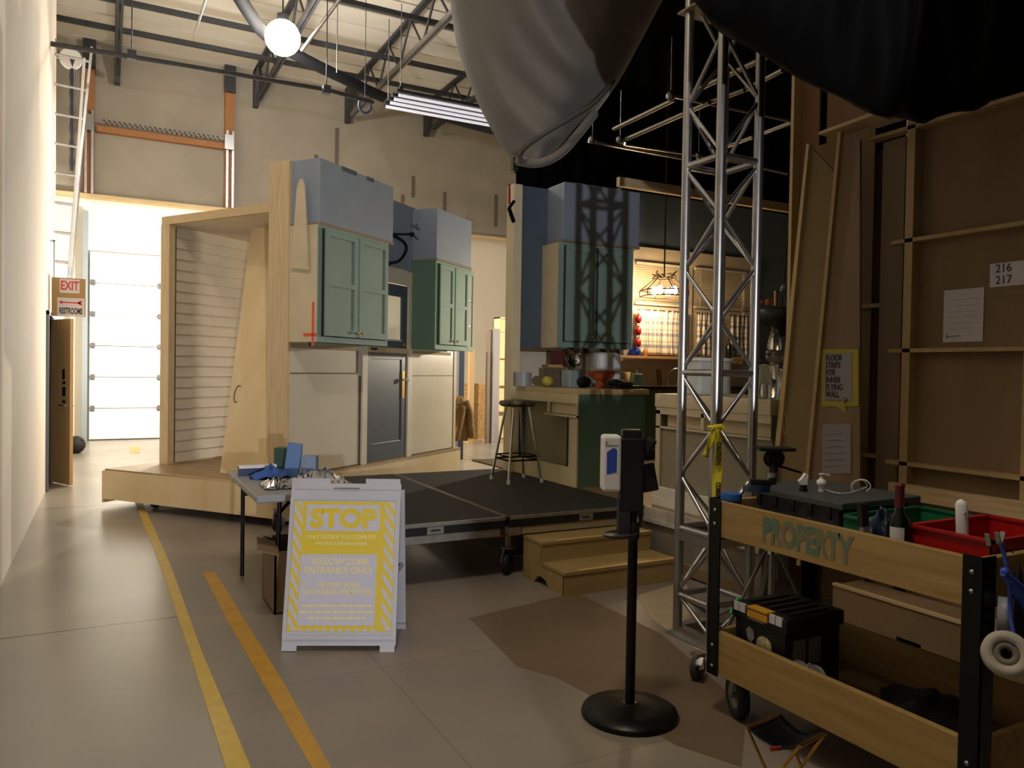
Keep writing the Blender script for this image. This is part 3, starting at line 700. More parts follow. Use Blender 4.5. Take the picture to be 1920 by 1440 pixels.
Mk = frame((4.03, 6.67, 0), (1, 0, 0), (0, -1, 0), (0, 0, 1))
c3 = upper_cabinet('green two-door wall cabinet over the kitchen counter, crossed by the tower shadow', Mk, .92, .33, 1.735, 2.80, GREEN, CREAM2, (.075, .47, .905), None)
MB().box(3.77, 5.0, 6.94, 7.0, 1.69, 1.735).build('cabinet_rail', EDGE, kwl)
cl = thing('spring_clamp', (3.64, 6.99, 3.1), 'small dark clamp with red handle gripping the top of the kitchen end post', 'clamp')
MB().bar((3.66, 6.95, 3.22), (3.60, 6.95, 3.14), .02, .03).bar((3.60, 6.95, 3.14), (3.66, 6.95, 3.0), .02, .035).build('jaw', BLKM, cl)
MB().bar((3.60, 6.95, 3.38), (3.605, 6.95, 3.18), .015, .02).build('handle', RED, cl)

# window bay: valance, frame, blinds, curtains (set back in an alcove)
WY = 8.0
struct_w = MB().box(5.03, 5.06, 7.03, WY, .45, 3.54).build('alcove_side', MATS['slate_blue_wall'], kwl)
MB().box(5.03, 9.5, WY, WY+.03, .45, 3.80).build('alcove_panel', MATS['slate_blue_wall'], kwl)
MB().box(5.03, 8.0, WY-.006, WY, 1.30, 1.68).build('alcove_splashback', mat('peach_cream_wall', '#d8c4a4', .6), kwl)
win = thing('kitchen_window', (7.0, WY, 1.7), 'wide cream framed double window above the kitchen sink', 'window')
CR2 = mat('warm_cream_frame', '#cdbfa8', .6)
MB().box(5.85, 8.10, WY-.045, WY, 2.90, 3.10).box(6.74, 6.90, WY-.04, WY, 1.70, 2.92).box(7.83, 8.06, WY-.04, WY, 1.5, 2.92).box(5.80, 5.93, WY-.04, WY, 1.70, 2.92).build('casing', CR2, win, bev=.004)
MB().box(5.93, 6.74, WY-.006, WY-.001, 1.70, 2.90).box(6.90, 7.83, WY-.006, WY-.001, 1.70, 2.90).build('pane', mat('cream_backing', '#d6cbb2', .6), win)
MB().box(5.93, 7.83, WY-.012, WY-.006, 2.32, 2.36).build('meeting_rail', CR2, win)
tag(MB().box(5.06, 8.0, WY-.20, WY-.047, 1.665, 1.70).build('window_ledge', mat('warm_wood_ledge', '#b08a62', .35), bev=.004), 'long warm wooden ledge below the plaid curtains', 'ledge')
SLAT = mat('blind_slat', '#d9d2c4', .5)
for (x0, x1, lab) in ((5.94, 6.73, 'open slatted white blind behind the lit chandelier'), (6.91, 7.82, 'slatted white blind over the right half of the kitchen window')):
    t = thing('window_blind', ((x0+x1)/2, WY-.05, 2.9), lab, 'blind', 'kitchen window blinds')
    mb = MB(); z = 2.40
    while z < 2.86: mb.bar((x0, WY-.065, z), (x1, WY-.065, z), .024, .0015, up=(0, -.35, .94)); z += .027
    mb.build('slats', SLAT, t)
    MB().box(x0, x1, WY-.085, WY-.047, 2.87, 2.90).box(x0, x1, WY-.08, WY-.05, 2.36, 2.385).build('rail', SLAT, t)
    MB().tube([(x0+.08, WY-.09, 2.88), (x0+.08, WY-.09, 2.37)], .002, 5).tube([(x1-.08, WY-.09, 2.88), (x1-.08, WY-.09, 2.0)], .002, 5).build('cord', WHITE, t)
def plaid():
    m = bpy.data.materials.new('blue_plaid_cloth'); m.use_nodes = True; nt = m.node_tree; b = nt.nodes['Principled BSDF']
    g = nt.nodes.new('ShaderNodeNewGeometry'); sp = nt.nodes.new('ShaderNodeSeparateXYZ'); nt.links.new(g.outputs['Position'], sp.inputs[0])
    last = None
    def band(ax, per, off, wd, col, fac):
        nonlocal last
        a = nt.nodes.new('ShaderNodeMath'); a.operation = 'MULTIPLY_ADD'; a.inputs[1].default_value = 1/per; a.inputs[2].default_value = off
        nt.links.new(sp.outputs[ax], a.inputs[0])
        f = nt.nodes.new('ShaderNodeMath'); f.operation = 'FRACT'; nt.links.new(a.outputs[0], f.inputs[0])
        l = nt.nodes.new('ShaderNodeMath'); l.operation = 'LESS_THAN'; l.inputs[1].default_value = wd; nt.links.new(f.outputs[0], l.inputs[0])
        q = nt.nodes.new('ShaderNodeMath'); q.operation = 'MULTIPLY'; q.inputs[1].default_value = fac; nt.links.new(l.outputs[0], q.inputs[0])
        mx = nt.nodes.new('ShaderNodeMixRGB'); mx.inputs[2].default_value = (*lin(col), 1)
        nt.links.new(q.outputs[0], mx.inputs[0])
        if last is None: mx.inputs[1].default_value = (*lin('#ece4d2'), 1)
        else: nt.links.new(last, mx.inputs[1])
        last = mx.outputs[0]
    band(2, .152, .1, .26, '#5b6a92', .62); band(0, .115, .3, .28, '#5b6a92', .55); band(2, .152, .6, .07, '#7a5560', .6); band(0, .115, .8, .07, '#3d4664', .6)
    nt.links.new(last, b.inputs['Base Color']); b.inputs['Roughness'].default_value = .9
    return m
PLAID = plaid()
for (x0, x1, lab) in ((5.94, 6.74, 'lit blue plaid cafe curtain filling the left half of the kitchen window'), (6.91, 7.20, 'blue plaid cafe curtain bunched just right of the window post'), (7.50, 7.83, 'narrow dark plaid cafe curtain at the right edge of the kitchen window')):
    t = thing('cafe_curtain', ((x0+x1)/2, WY-.1, 1.71), lab, 'curtain', 'plaid cafe curtains')
    n = (x1-x0)/.9
    f = lambda u, v, x0=x0, x1=x1, n=n: (x0+(x1-x0)*u, WY-.125+.016*math.sin(u*n*2*PI*11+math.sin(v*3))*(.4+v)+.006*math.sin(u*41), 2.30-v*.58)
    MB().grid(f, 120, 14).build('cloth', PLAID, t, thick=.002)
    MB().tube([(x0-.02, WY-.125, 2.29), (x1+.02, WY-.125, 2.29)], .007, 8).build('rod', BRASS, t)
for i, z in enumerate((1.82, 1.97, 2.12)):
    o = MB().sphere((5.90, WY-.19, z+.04), .045, 12, (1, 1, 1.25)).lathe([(.012, 0), (.012, .02)], Matrix.Translation((5.90, WY-.19, z+.09)), 8)
    tag(o.build('red_ornament', mat('glossy_red', '#a81f22', .3)), 'red hanging ornament at the left edge of the plaid curtain, ' + ['lowest', 'middle one', 'topmost'][i] + ' of three', 'ornament', 'red ornaments on a string')

# chandelier
ch = thing('chandelier', (6.05, 7.5, 3.4), 'lit glass-paned chandelier with dark antler-like frame hanging in the kitchen', 'chandelier')
IRON = mat('dark_bronze', '#3b2a1c', .45, .6)
cx, cy, cz = 6.05, 7.5, 2.52
MB().tube([(cx, cy, cz+.16), (cx, cy, 5.5)], .009, 8).build('cord', IRON, ch)
fr_ = MB(); R1, R2 = .30, .26
for k in range(6):
    a = k*PI/3+.2; b = (k+1)*PI/3+.2
    P1 = Vector((cx+R1*math.cos(a), cy+R1*math.sin(a), cz-.02)); P2 = Vector((cx+R1*math.cos(b), cy+R1*math.sin(b), cz-.02))
    Q1 = Vector((cx+R2*.45*math.cos(a), cy+R2*.45*math.sin(a), cz+.13)); Q2 = Vector((cx+R2*.45*math.cos(b), cy+R2*.45*math.sin(b), cz+.13))
    D1_ = P1-Vector((0, 0, .07)); D2_ = P2-Vector((0, 0, .07))
    fr_.tube([P1, P2], .007, 6).tube([Q1, Q2], .007, 6).tube([P1, Q1], .007, 6).tube([P1, D1_], .007, 6).tube([D1_, D2_], .007, 6)
for k in range(10):
    a = k*.63; fr_.tube(smooth([(cx+.05*math.cos(a), cy+.05*math.sin(a), cz+.14), (cx+.12*math.cos(a), cy+.12*math.sin(a), cz+.17), (cx+.15*math.cos(a+.3), cy+.15*math.sin(a+.3), cz+.13+.04*(k % 3))], 4), .008, 6)
fr_.build('frame', IRON, ch)
for k in range(4):
    a = k*PI/2+.5; p = Vector((cx+.13*math.cos(a), cy+.13*math.sin(a), cz-.02))
    MB().sphere(p, .042, 12, (1, 1, 1.3)).build('bulb', mat('lit_bulb', '#ffe9c0', .5, emit=('#ffd79a', 45)), ch)
    lamp('chandelier_bulb', 'POINT', tuple(p+Vector((0, 0, -.05))), 17, (1.0, .70, .40), .035)

# counters -----------------------------------------------------------------
WOODTOP = mat('pine_counter_edge', '#bfa878', .5, noise=.12, scale=6)
DARKTOP = mat('dark_counter_top', '#3b2c22', .3)
k1 = thing('corner_counter', (4.1, 6.3, .45), 'kitchen base cabinet with open unfinished cream back and green front panel', 'counter')
MB().box(3.72, 4.52, 5.79, 7.0, 1.285, 1.335).build('countertop', WOODTOP, k1, bev=.002)
MB().box(3.73, 4.46, 5.80, 5.815, .45, 1.285).build('front_panel', DGREEN, k1)
MB().box(4.46, 4.48, 5.80, 7.0, .45, 1.285).build('inner_panel', DGREEN, k1)
MB().box(3.72, 3.735, 5.79, 7.0, 1.20, 1.285).box(3.72, 3.735, 5.79, 7.0, .45, .62).box(3.72, 3.735, 5.79, 5.805, .62, 1.20).box(3.72, 3.735, 5.79, 6.38, 1.075, 1.095).box(3.72, 3.735, 6.28, 6.32, 1.09, 1.2).build('raw_frame', mat('raw_cream_wood', '#cfc196', .6, noise=.12, scale=8), k1)
MB().box(3.85, 3.86, 5.95, 7.0, .45, 1.20).build('back_board', mat('olive_board', '#8c8468', .7), k1)
MB().box(3.745, 3.755, 5.82, 6.28, 1.10, 1.20).box(3.74, 3.75, 5.81, 5.96, .62, 1.07).build('drawer_box', CREAM2, k1)
MB().box(3.728, 3.738, 5.96, 5.975, .62, 1.07).build('dark_slot', SHADE, k1)
k2 = thing('sink_counter', (6.5, 7.7, .45), 'green sink counter with dark top running under the kitchen window', 'counter')
MB().box(5.07, 9.0, 7.35, 7.99, 1.285, 1.33).build('countertop', DARKTOP, k2, bev=.003)
MB().box(5.07, 9.0, 7.37, 7.99, .45, 1.285).build('carcass', DGREEN, k2)
MB().box(5.07, 9.0, 7.365, 7.371, .45, .55).build('toe_kick', SHADE, k2)
k3 = thing('peninsula_counter', (4.2, 4.3, .45), 'cream peninsula counter behind the lattice tower, its back facing the hall', 'counter')
KC = mat('cream_counter_wood', '#cfc1a1', .5, noise=.1, scale=6)
MB().box(3.85, 4.55, 3.66, 4.86, 1.225, 1.33).build('countertop', KC, k3, bev=.003)
MB().box(3.856, 3.87, 3.66, 4.85, 1.17, 1.225).box(3.856, 3.87, 3.66, 4.85, 1.06, 1.075).box(3.856, 3.87, 4.80, 4.85, .58, 1.2).box(3.856, 3.87, 4.30, 4.33, 1.07, 1.2).build('raw_frame', KC, k3)
MB().box(3.90, 3.91, 3.70, 4.76, 1.075, 1.17).build('drawer_back', CREAM2, k3)
MB().box(3.875, 3.89, 3.66, 4.84, .45, 1.06).box(3.875, 4.5, 4.82, 4.84, .45, 1.2).build('back_board', mat('olive_grey_board', '#8f8873', .7), k3)
MB().box(3.84, 3.87, 3.66, 4.85, .52, .60).box(3.835, 3.87, 3.66, 4.86, .448, .52).build('baseboard', mat('white_baseboard', '#d8d4c6', .5, noise=.1), k3, bev=.004)
# stool
st = thing('bar_stool', (3.43, 6.38, .45), 'chrome-legged bar stool with a dark camouflage seat on the black deck', 'stool')
sx, sy = 3.43, 6.38
MB().lathe([(.001, 1.155), (.15, 1.155), (.172, 1.17), (.176, 1.19), (.165, 1.207), (.09, 1.215), (.001, 1.215)], Matrix.Translation((sx, sy, 0)), 28).build('seat', mat('camouflage_vinyl', '#6b6a50', .5, col2='#2c1f26', scale=14, detail=1), st)
for (dx, dy) in ((-1, -1), (1, -1), (1, 1), (-1, 1)):
    lg = MB().tube([(sx+dx*.08, sy+dy*.08, 1.16), (sx+dx*.175, sy+dy*.175, .47)], .0125, 8).build('leg', CHROME, st)
    MB().lathe([(.018, .45), (.018, .485), (.013, .49)], Matrix.Translation((sx+dx*.176, sy+dy*.176, 0)), 12).build('rubber_foot', mat('grey_rubber', '#a8a594', .7), lg)
q = [(sx+dx*.15, sy+dy*.15, .66) for (dx, dy) in ((-1, -1), (1, -1), (1, 1), (-1, 1))]
MB().tube(q, .009, 8, closed=True).tube([(x, y, z+.035) for x, y, z in q], .007, 8, closed=True).build('foot_ring', BLKM, st)

# ---- things on the counters ------------------------------------------------
def onto(px, py, z): return G(px, py, z)
CT = 1.335
GLASS = mat('clear_glass', '#dfe6e2', .05, trans=.95)
def T(v, z=None): return Matrix.Translation((v.x, v.y, v.z if z is None else z))
p = Vector((4.25, 6.55, CT))
p = PY(1131, 722, 6.7); p.z = CT
t = thing('bread_bin', p, 'large rounded white enamel bread bin on the corner counter', 'bread bin')
prof = []
MB().box(p.x-.15, p.x+.13, 6.55, 6.85, CT+.03, CT+.36).build('body', WHITE, t, bev=.045)
MB().box(p.x-.152, p.x+.132, 6.548, 6.852, CT+.145, CT+.148).build('seam', SHADE, t)
MB().cyl((p.x+.08, 6.6, 0), .012, CT, CT+.04, 8).cyl((p.x-.08, 6.6, 0), .012, CT, CT+.04, 8).cyl((p.x, 6.8, 0), .012, CT, CT+.04, 8).build('feet', STEEL, t)
p = PY(1127, 729, 5.98); p.z = CT
t = thing('pedestal_bowl', p, 'rust orange pedestal bowl at the front corner of the counter', 'bowl')
MB().lathe([(.055, 0), (.062, .01), (.05, .05), (.045, .07), (.07, .085), (.12, .12), (.135, .155), (.14, .17), (.13, .17), (.11, .13), (.05, .10), (.001, .095)], T(p), 28, cap=False).build('bowl', mat('rust_ceramic', '#a2492a', .35), t)
p = PY(1080, 727, 6.35); p.z = CT
tag(MB().box(p.x-.075, p.x+.085, p.y, p.y+.16, CT, CT+.17).build('glass_canister', mat('frosted_glass', '#a9b6b4', .25, trans=.3), bev=.006), 'square frosted glass canister left of the orange bowl', 'canister')
tag(MB().sphere((p.x+.07, p.y-.03, CT+.055), .075, 12, (1, 1, .75)).build('dark_cloth_bundle', BLKSOFT), 'dark round bundle in front of the square glass canister', 'bundle')
p = PY(1044, 722, 6.55); p.z = CT
tag(MB().box(p.x-.07, p.x+.10, p.y, p.y+.14, CT, CT+.19).build('brown_carton', mat('brown_carton', '#6b5a46', .8, noise=.3, scale=18)), 'weathered brown carton on the counter below the colander', 'box')
tag(MB().box(p.x-.06, p.x+.08, p.y+.01, p.y+.10, CT+.192, CT+.222).build('bread_loaf', mat('bread_crust', '#c79a58', .8), bev=.012), 'tan slab of bread lying on the brown carton', 'food')
q = PY(1062, 676, p.y+.10)
t = thing('metal_colander', q, 'shiny metal colander tilted above the brown carton', 'colander')
Mq = Matrix.Translation((q.x+.06, q.y, q.z+.01)) @ Matrix.Rotation(1.15, 4, 'X') @ Matrix.Rotation(.2, 4, 'Y')
MB().lathe([(.03, -.05), (.08, -.03), (.10, .02), (.105, .03), (.098, .02), (.075, -.025), (.001, -.045)], Mq, 22, cap=False).build('basket', CHROME, t)
MB().box(q.x-.15, q.x+.02, q.y+.04, q.y+.06, q.z-.07, q.z+.10).build('red_box', mat('dark_red_card', '#5c2422', .6), t)
p = PY(1030, 722, 6.35); p.z = CT
tag(MB().sphere((p.x-.02, p.y, CT+.06), .055, 12, (1, 1, .9)).build('yellow_jar', mat('mustard', '#b7a23b', .5)), 'round yellow jar beside the brown carton', 'jar')
p = PY(988, 722, 6.75); p.z = CT
t = thing('plate_stack', p, 'stack of pale bowls in the shadow beside the end post', 'crockery')
MB().cyl((p.x, p.y+.08, 0), .085, CT, CT+.14, 20).build('bowls', mat('grey_china', '#9d9fa3', .4), t, bev=.004)
WT = 1.33
p = PY(1172, 722, 7.6)
tag(MB().lathe([(.045, 0), (.063, .165), (.058, .165), (.04, .005)], Matrix.Translation((p.x, 7.6, WT)), 18).build('paper_cup', mat('kraft_cup', '#b69c78', .7)), 'kraft paper cup with a dark mark by the sink', 'cup')
p = PY(1194, 722, 7.5)
t = thing('soap_dispenser', (p.x, 7.5, WT), 'mint green square soap dispenser with silver pump', 'dispenser')
MB().box(p.x-.052, p.x+.052, 7.45, 7.55, WT, WT+.145).build('body', mat('mint', '#7fae98', .4), t, bev=.01)
MB().cyl((p.x, 7.5, 0), .01, WT+.145, WT+.20, 8).bar((p.x, 7.5, WT+.20), (p.x, 7.44, WT+.195), .012, .012).build('pump', CHROME, t)
p = PY(1183, 728, 6.3)
t = thing('black_pan_pile', (p.x, 6.1, CT), 'heap of black pans and cloth at the end of the corner counter', 'cookware')
MB().sphere((4.40, 6.15, CT+.045), .085, 14, (1.2, 1, .55)).build('cloth', BLKSOFT, t)
MB().box(4.20, 4.50, 6.0-.10, 6.08, CT+.0, CT+.03).build('tray', BLACK, t, bev=.006)
MB().lathe([(.10, 0), (.12, .035), (.115, .035), (.001, .006)], Matrix.Translation((4.36, 6.0, CT+.031)), 20).build('pan', BLACK, t)
p = PY(1240, 722, 7.6)
tag(MB().bar((p.x-.02, 7.6, WT), (p.x-.05, 7.6, WT+.21), .02, .06).build('knife_block', mat('dark_brass', '#6b5430', .3, .5)), 'thin upright brass coloured paddle left of the tap', 'utensil')
p = PY(1264, 725, 7.7)
t = thing('kitchen_tap', (p.x, 7.75, WT), 'curved chrome kitchen tap behind the sink', 'tap')
MB().tube(smooth([(p.x-.02, 7.80, WT), (p.x-.03, 7.79, WT+.12), (p.x+.03, 7.73, WT+.21), (p.x+.12, 7.66, WT+.19), (p.x+.13, 7.64, WT+.14)]), .014, 10).build('spout', CHROME, t)
MB().tube(smooth([(p.x+.12, 7.80, WT), (p.x+.15, 7.78, WT+.09), (p.x+.21, 7.76, WT+.13)]), .014, 8).build('lever', CHROME, t)
p = PY(1285, 725, 7.5)
tag(MB().lathe([(.06, 0), (.09, .02), (.10, .10), (.09, .16), (.085, .16), (.09, .10), (.001, .01)], Matrix.Translation((p.x, 7.5, WT)), 18).build('wicker_basket', mat('wicker', '#9a6f3b', .7, noise=.4, scale=60)), 'small wicker basket half behind the tower leg', 'basket')
PT = 1.332
p = PY(1318, 742, 4.36); p.z = PT
t = thing('clear_storage_box', (p.x, p.y+.1, PT), 'translucent white storage box on the peninsula counter behind the tower', 'storage box')
MB().box(p.x-.02, p.x+.30, p.y+.02, p.y+.22, PT, PT+.26).build('body', mat('frosted_plastic', '#c9cbc2', .3, alpha=.7), t, bev=.02)
MB().box(p.x-.03, p.x+.31, p.y+.01, p.y+.23, PT+.255, PT+.28).build('lid', mat('pale_lid', '#cfd2ca', .4), t, bev=.006)
MB().box(p.x+.10, p.x+.20, p.y+.008, p.y+.02, PT+.08, PT+.20).build('paper_label', PAPER, t)
p = PY(1306, 738, 4.55); p.z = PT
tag(MB().lathe([(.05, 0), (.06, .01), (.06, .12), (.045, .14), (.045, .16)], Matrix.Translation((p.x+.02, p.y+.06, PT)), 18).build('glass_jar', GLASS), 'low clear glass jar left of the translucent storage box', 'jar', 'glass jars on the peninsula')
# jars right
p = PX(1417, 746, 3.93); p.z = PT
t = thing('tall_glass_canister', (p.x, p.y, PT), 'tall narrow glass canister half full of pale grain', 'jar')
MB().lathe([(.026, 0), (.03, .01), (.03, .20), (.012, .24), (.012, .27), (.02, .275)], T(p), 20).build('glass', GLASS, t)
MB().cyl((p.x, p.y, 0), .026, PT+.006, PT+.15, 18).build('grain', mat('grain', '#8f8a66', .8), t)
p = PX(1442, 748, 3.95); p.z = PT
t = thing('wide_glass_jar', (p.x+.06, p.y+.05, PT), 'wide glass jar with a white candle, beside the leaning plywood', 'jar')
MB().lathe([(.07, 0), (.078, .012), (.078, .19), (.06, .215), (.06, .23)], Matrix.Translation((p.x+.04, p.y+.05, PT)), 24).build('glass', GLASS, t)
MB().cyl((p.x+.0, p.y+.03, 0), .017, PT+.01, PT+.10, 12).build('candle', WHITE, t)
p = PX(1426, 745, 4.05); p.z = PT
tag(MB().lathe([(.07, 0), (.075, .02), (.075, .16), (.05, .18), (.05, .21), (.06, .21)], Matrix.Translation((p.x+.16, p.y+.03, PT)), 24).build('glass_jar', GLASS), 'larger empty glass jar standing behind the tall grain canister', 'jar', 'glass jars on the peninsula')
p = PX(1452, 670, 4.30)
t = thing('cow_pattern_mug', (p.x, p.y, p.z-.05), 'black and white cow-patterned ceramic on top of the jars', 'ceramic')
MB().sphere((p.x, p.y, p.z), .055, 14, (1.1, 1.1, .8)).sphere((p.x-.06, p.y, p.z+.03), .02, 8).build('body', mat('cow_ceramic', '#e4d9cf', .3, col2='#15100f', scale=9, detail=0), t)
MB().cyl((p.x, p.y, 0), .03, 1.51+.02, p.z-.03, 10).build('base', mat('peach_ceramic', '#c09776', .4), t)
p = PX(1452, 636, 4.35)
tag(MB().lathe([(.045, 0), (.05, .03), (.035, .10), (.02, .14), (.022, .17)], Matrix.Translation((p.x, p.y, p.z-.08)), 16).build('glass_bottle', GLASS), 'faceted clear glass decanter above the cow-patterned ceramic', 'bottle')
# black hood with things on top
p = PX(1445, 600, 4.45)
t = thing('black_range_hood', (p.x+.1, p.y, p.z), 'big black tapering hood hanging in front of the dark wall', 'hood')
q0 = PX(1421, 584, 4.4); q1 = PX(1485, 584, 4.4)
yc = (q0.y+q1.y)/2
MB().lathe([(.001, -.20), (.05, -.19), (.10, -.13), (.175, -.08), (.175, .0), (.16, .01), (.001, .01)], Matrix.Translation((4.45, yc-.02, q0.z)), 20).build('canopy', mat('black_enamel', '#060606', .5), t)
MB().tube([(4.45, yc-.02, q0.z+.01), (4.45, yc-.1, q0.z+.9)], .006, 6).build('wire', BLKM, t)
MB().tube([PX(1407, 595, 4.3), PX(1424, 595, 4.3)], .003, 6).sphere(PX(1417, 603, 4.3), .016, 10).build('red_knob', mat('glossy_red', '#a81f22', .3), t)
p = PX(1425, 568, 4.45)
mb = MB()
for i in range(9):
    a = i*.7; mb.sphere((p.x+.03*math.cos(a*2), p.y+.07*math.cos(a), p.z+.012*math.sin(a*3)), .024, 8, (1, 1, .8))
tag(mb.build('orange_coral_bowl', mat('orange_glaze', '#b8581e', .3, noise=.5, scale=30)), 'ruffled orange glass dish on the rim of the black hood', 'dish')
p = PX(1455, 556, 4.45)
tag(MB().cyl((p.x, p.y, 0), .016, p.z-.07, p.z+.04, 12).build('copper_mug', mat('copper', '#b98660', .3, .9)), 'slim copper coloured canister on top of the black hood', 'canister')
p = PX(1478, 545, 4.45)
tag(MB().lathe([(.03, -.09), (.03, -.04), (.055, -.01), (.055, .03), (.02, .06), (.001, .07)], Matrix.Translation(p), 16).build('black_kettle', BLACK), 'black kettle-shaped pot on the hood beside the leaning plywood', 'pot')
# on the ledge
p = PY(1190, 655, 7.88)
tag(MB().lathe([(.03, 0), (.075, .01), (.085, .05), (.06, .09), (.02, .11), (.015, .13)], Matrix.Translation((p.x, 7.88, 1.70)), 18).build('blue_glass_vase', mat('cobalt_glass', '#1d3b9c', .15)), 'squat cobalt blue glass vase at the left end of the window ledge', 'vase')
p = PY(1209, 655, 7.85)
tag(MB().lathe([(.03, 0), (.03, .07), (.012, .085), (.012, .10)], Matrix.Translation((p.x, 7.84, 1.70)), 14).build('amber_bottle', mat('amber_glass', '#a5713a', .3)), 'small amber bottle beside the blue vase on the ledge', 'bottle')
p = PY(1305, 655, 7.85)
tag(MB().lathe([(.035, 0), (.05, .03), (.04, .08), (.02, .12), (.02, .16)], Matrix.Translation((p.x, 7.84, 1.70)), 16).build('glass_vase', GLASS), 'clear glass vase on the ledge in front of the window post', 'vase')
p = PY(1366, 655, 7.85)
t = thing('dark_bottle', (p.x, 7.84, 1.70), 'dark long-necked bottle on the ledge before the right curtain', 'bottle')
MB().lathe([(.04, 0), (.045, .02), (.045, .16), (.015, .22), (.015, .30), (.024, .31), (.024, .34), (.001, .34)], Matrix.Translation((p.x, 7.84, 1.70)), 16).build('bottle', mat('dark_glass', '#22262a', .15), t)
# ================================================================== GAP BEHIND THE SET
YB = 14.5
x0, x1 = PY(868, 720, YB).x, PY(938, 720, YB).x+.5
tag(MB().box(x0, x1, YB, YB+.02, .02, 1.20).build('chipboard_sheet', OSB), 'chipboard sheet standing against the far wall between the door wall and the kitchen', 'board')
tag(MB().box(x0-.6, x1+.3, YB-.15, YB+.05, 0, .03).build('floor_batten', PINEX), 'pale batten on the floor along the foot of the chipboard', 'batten')
t = thing('narrow_bookcase', (PY(945, 822, 14.2).x, 14.3, 0), 'tall narrow pale plywood bookcase seen in the gap beside the kitchen post', 'bookcase')
xa, xb = PY(934, 700, 14.2).x, PY(975, 700, 14.2).x; zt = PY(945, 595, 14.2).z
BK = mat('pale_plywood', '#e3cfa0', .6, noise=.06)
MB().box(xa, xa+.03, 14.2, 14.45, .05, zt).box(xb-.03, xb, 14.2, 14.45, .05, zt).build('side_panel', BK, t)
MB().box(xa, xb, 14.43, 14.45, .05, zt).build('back_panel', BK, t)
MB().box(xa, xb, 14.2, 14.45, zt-.025, zt).build('top', BK, t)
for y in (622, 672, 723, 772): z = PY(945, y, 14.2).z; MB().box(xa+.03, xb-.03, 14.2, 14.43, z, z+.022).build('shelf_board', BK, t)
for (xp, xq, yt, m, lab, Y) in ((912, 921, 618, mat('grey_brown_stud', '#7b6a5c', .7), 'grey brown stud standing in front of the chipboard', 14.0), (925, 935, 616, mat('grey_stud', '#8f8a88', .7), 'grey stud standing just left of the narrow bookcase', 13.9), (879, 888, 655, mat('tan_stud', '#a98a5c', .7), 'tan stud standing left of the chipboard, below the end shelf', 13.9), (859, 869, 655, mat('navy_stud', '#3a4152', .6), 'navy painted post beside the end of the door wall', 11.6)):
    a = PY(xp, 800, Y).x; b = PY(xq, 800, Y).x; z = PY(xp, yt, Y).z
    tag(MB().box(a, b, Y, Y+.09, 0, z).build('timber_stud', m), lab, 'stud')
c = PY(866, 745, 11.3)
t = thing('hanging_jacket', (c.x, 11.4, c.z), 'tan canvas jacket hanging on the navy post behind the door wall', 'jacket')
JK = mat('tan_canvas', '#8a6b3f', .85, noise=.3, scale=12)
def jk(u, v):
    a = u*2*PI; z = c.z+.02-v*.72; r = (.05+.10*min(1, v*4))*(1+.12*math.sin(a*5+v*6))
    return (c.x-.03+r*math.cos(a)*1.1, 11.35+r*math.sin(a)*.8, z)
MB().grid(jk, 40, 16).build('body', JK, t, thick=.004)
MB().tube(smooth([(c.x+.06, 11.28, c.z-.06), (c.x+.13, 11.26, c.z-.25), (c.x+.14, 11.25, c.z-.45), (c.x+.17, 11.25, c.z-.66)]), .055, 10).build('sleeve', JK, t)

# ================================================================== STOP SIGN
sg = thing('sandwich_board', (1.15, 4.1, 0), 'white plastic A-frame board reading STOP with yellow hazard stripes', 'sign')
bl = Vector((.820, 4.096, .0)); u = (Vector((1.358, 3.841, 0))-bl).normalized(); bk = Vector((0, 0, 1)).cross(u); Wd = .595
up = (Vector((0, 0, .885))+bk*.20); Lh = up.length; up.normalize(); nn = u.cross(up)   # nn faces the camera side
if nn.y > 0: nn = -nn
SM = frame(bl, u, up, nn)          # x across, y up the face, z out
W_, L_ = Wd, Lh
b = MB()
def fb(mb, xa, xb, va, vb, z0=-.012, z1=.012): mb.box(xa*W_, xb*W_, (1-vb)*L_, (1-va)*L_, z0, z1, SM)
fb(b, 0, 1, .077, .965); fb(b, 0, .385, .055, .077); fb(b, .62, 1, .055, .077); fb(b, 0, 1, .030, .055); fb(b, .0, .355, 0, .030); fb(b, .675, .99, 0, .030); fb(b, .0, .13, .965, .995); fb(b, .86, .99, .965, 1.0)
b.build('front_panel', GREYW, sg)
fr = MB(); fb(fr, 0, .035, .12, .93, .012, .018); fb(fr, .958, 1, .12, .93, .012, .018); fb(fr, .035, .958, .118, .128, .012, .016); fb(fr, .035, .958, .905, .93, .012, .02); fr.build('panel_rim', GREYW, sg)
bp = MB(); BM = frame(bl+bk*.36+u*.020, u, (Vector((0, 0, .885))-bk*.19).normalized(), nn)
bp.box(0, W_, .03, L_*.935, -.010, .010, BM).box(0, .06, 0, .04, -.01, .01, BM).box(W_-.06, W_, 0, .04, -.01, .01, BM)
bp.build('rear_panel', GREYW, sg)
MB().bar(SM @ Vector((W_*.98, L_*.45, -.012)), BM @ Vector((W_*.98, L_*.45, 0)), .012, .02).build('side_brace', GREYW, sg)
pl = MB(); fb(pl, .037, .956, .138, .885, .0125, .0140); ps = pl.build('poster', YEL, sg)
SIGNW = mat('sign_paper', '#b8b5c0', .6)
wp_ = MB(); fb(wp_, .152, .815, .157, .312, .0140, .0150); fb(wp_, .125, .805, .448, .853, .0140, .0150); wp_.build('white_field', SIGNW, ps)
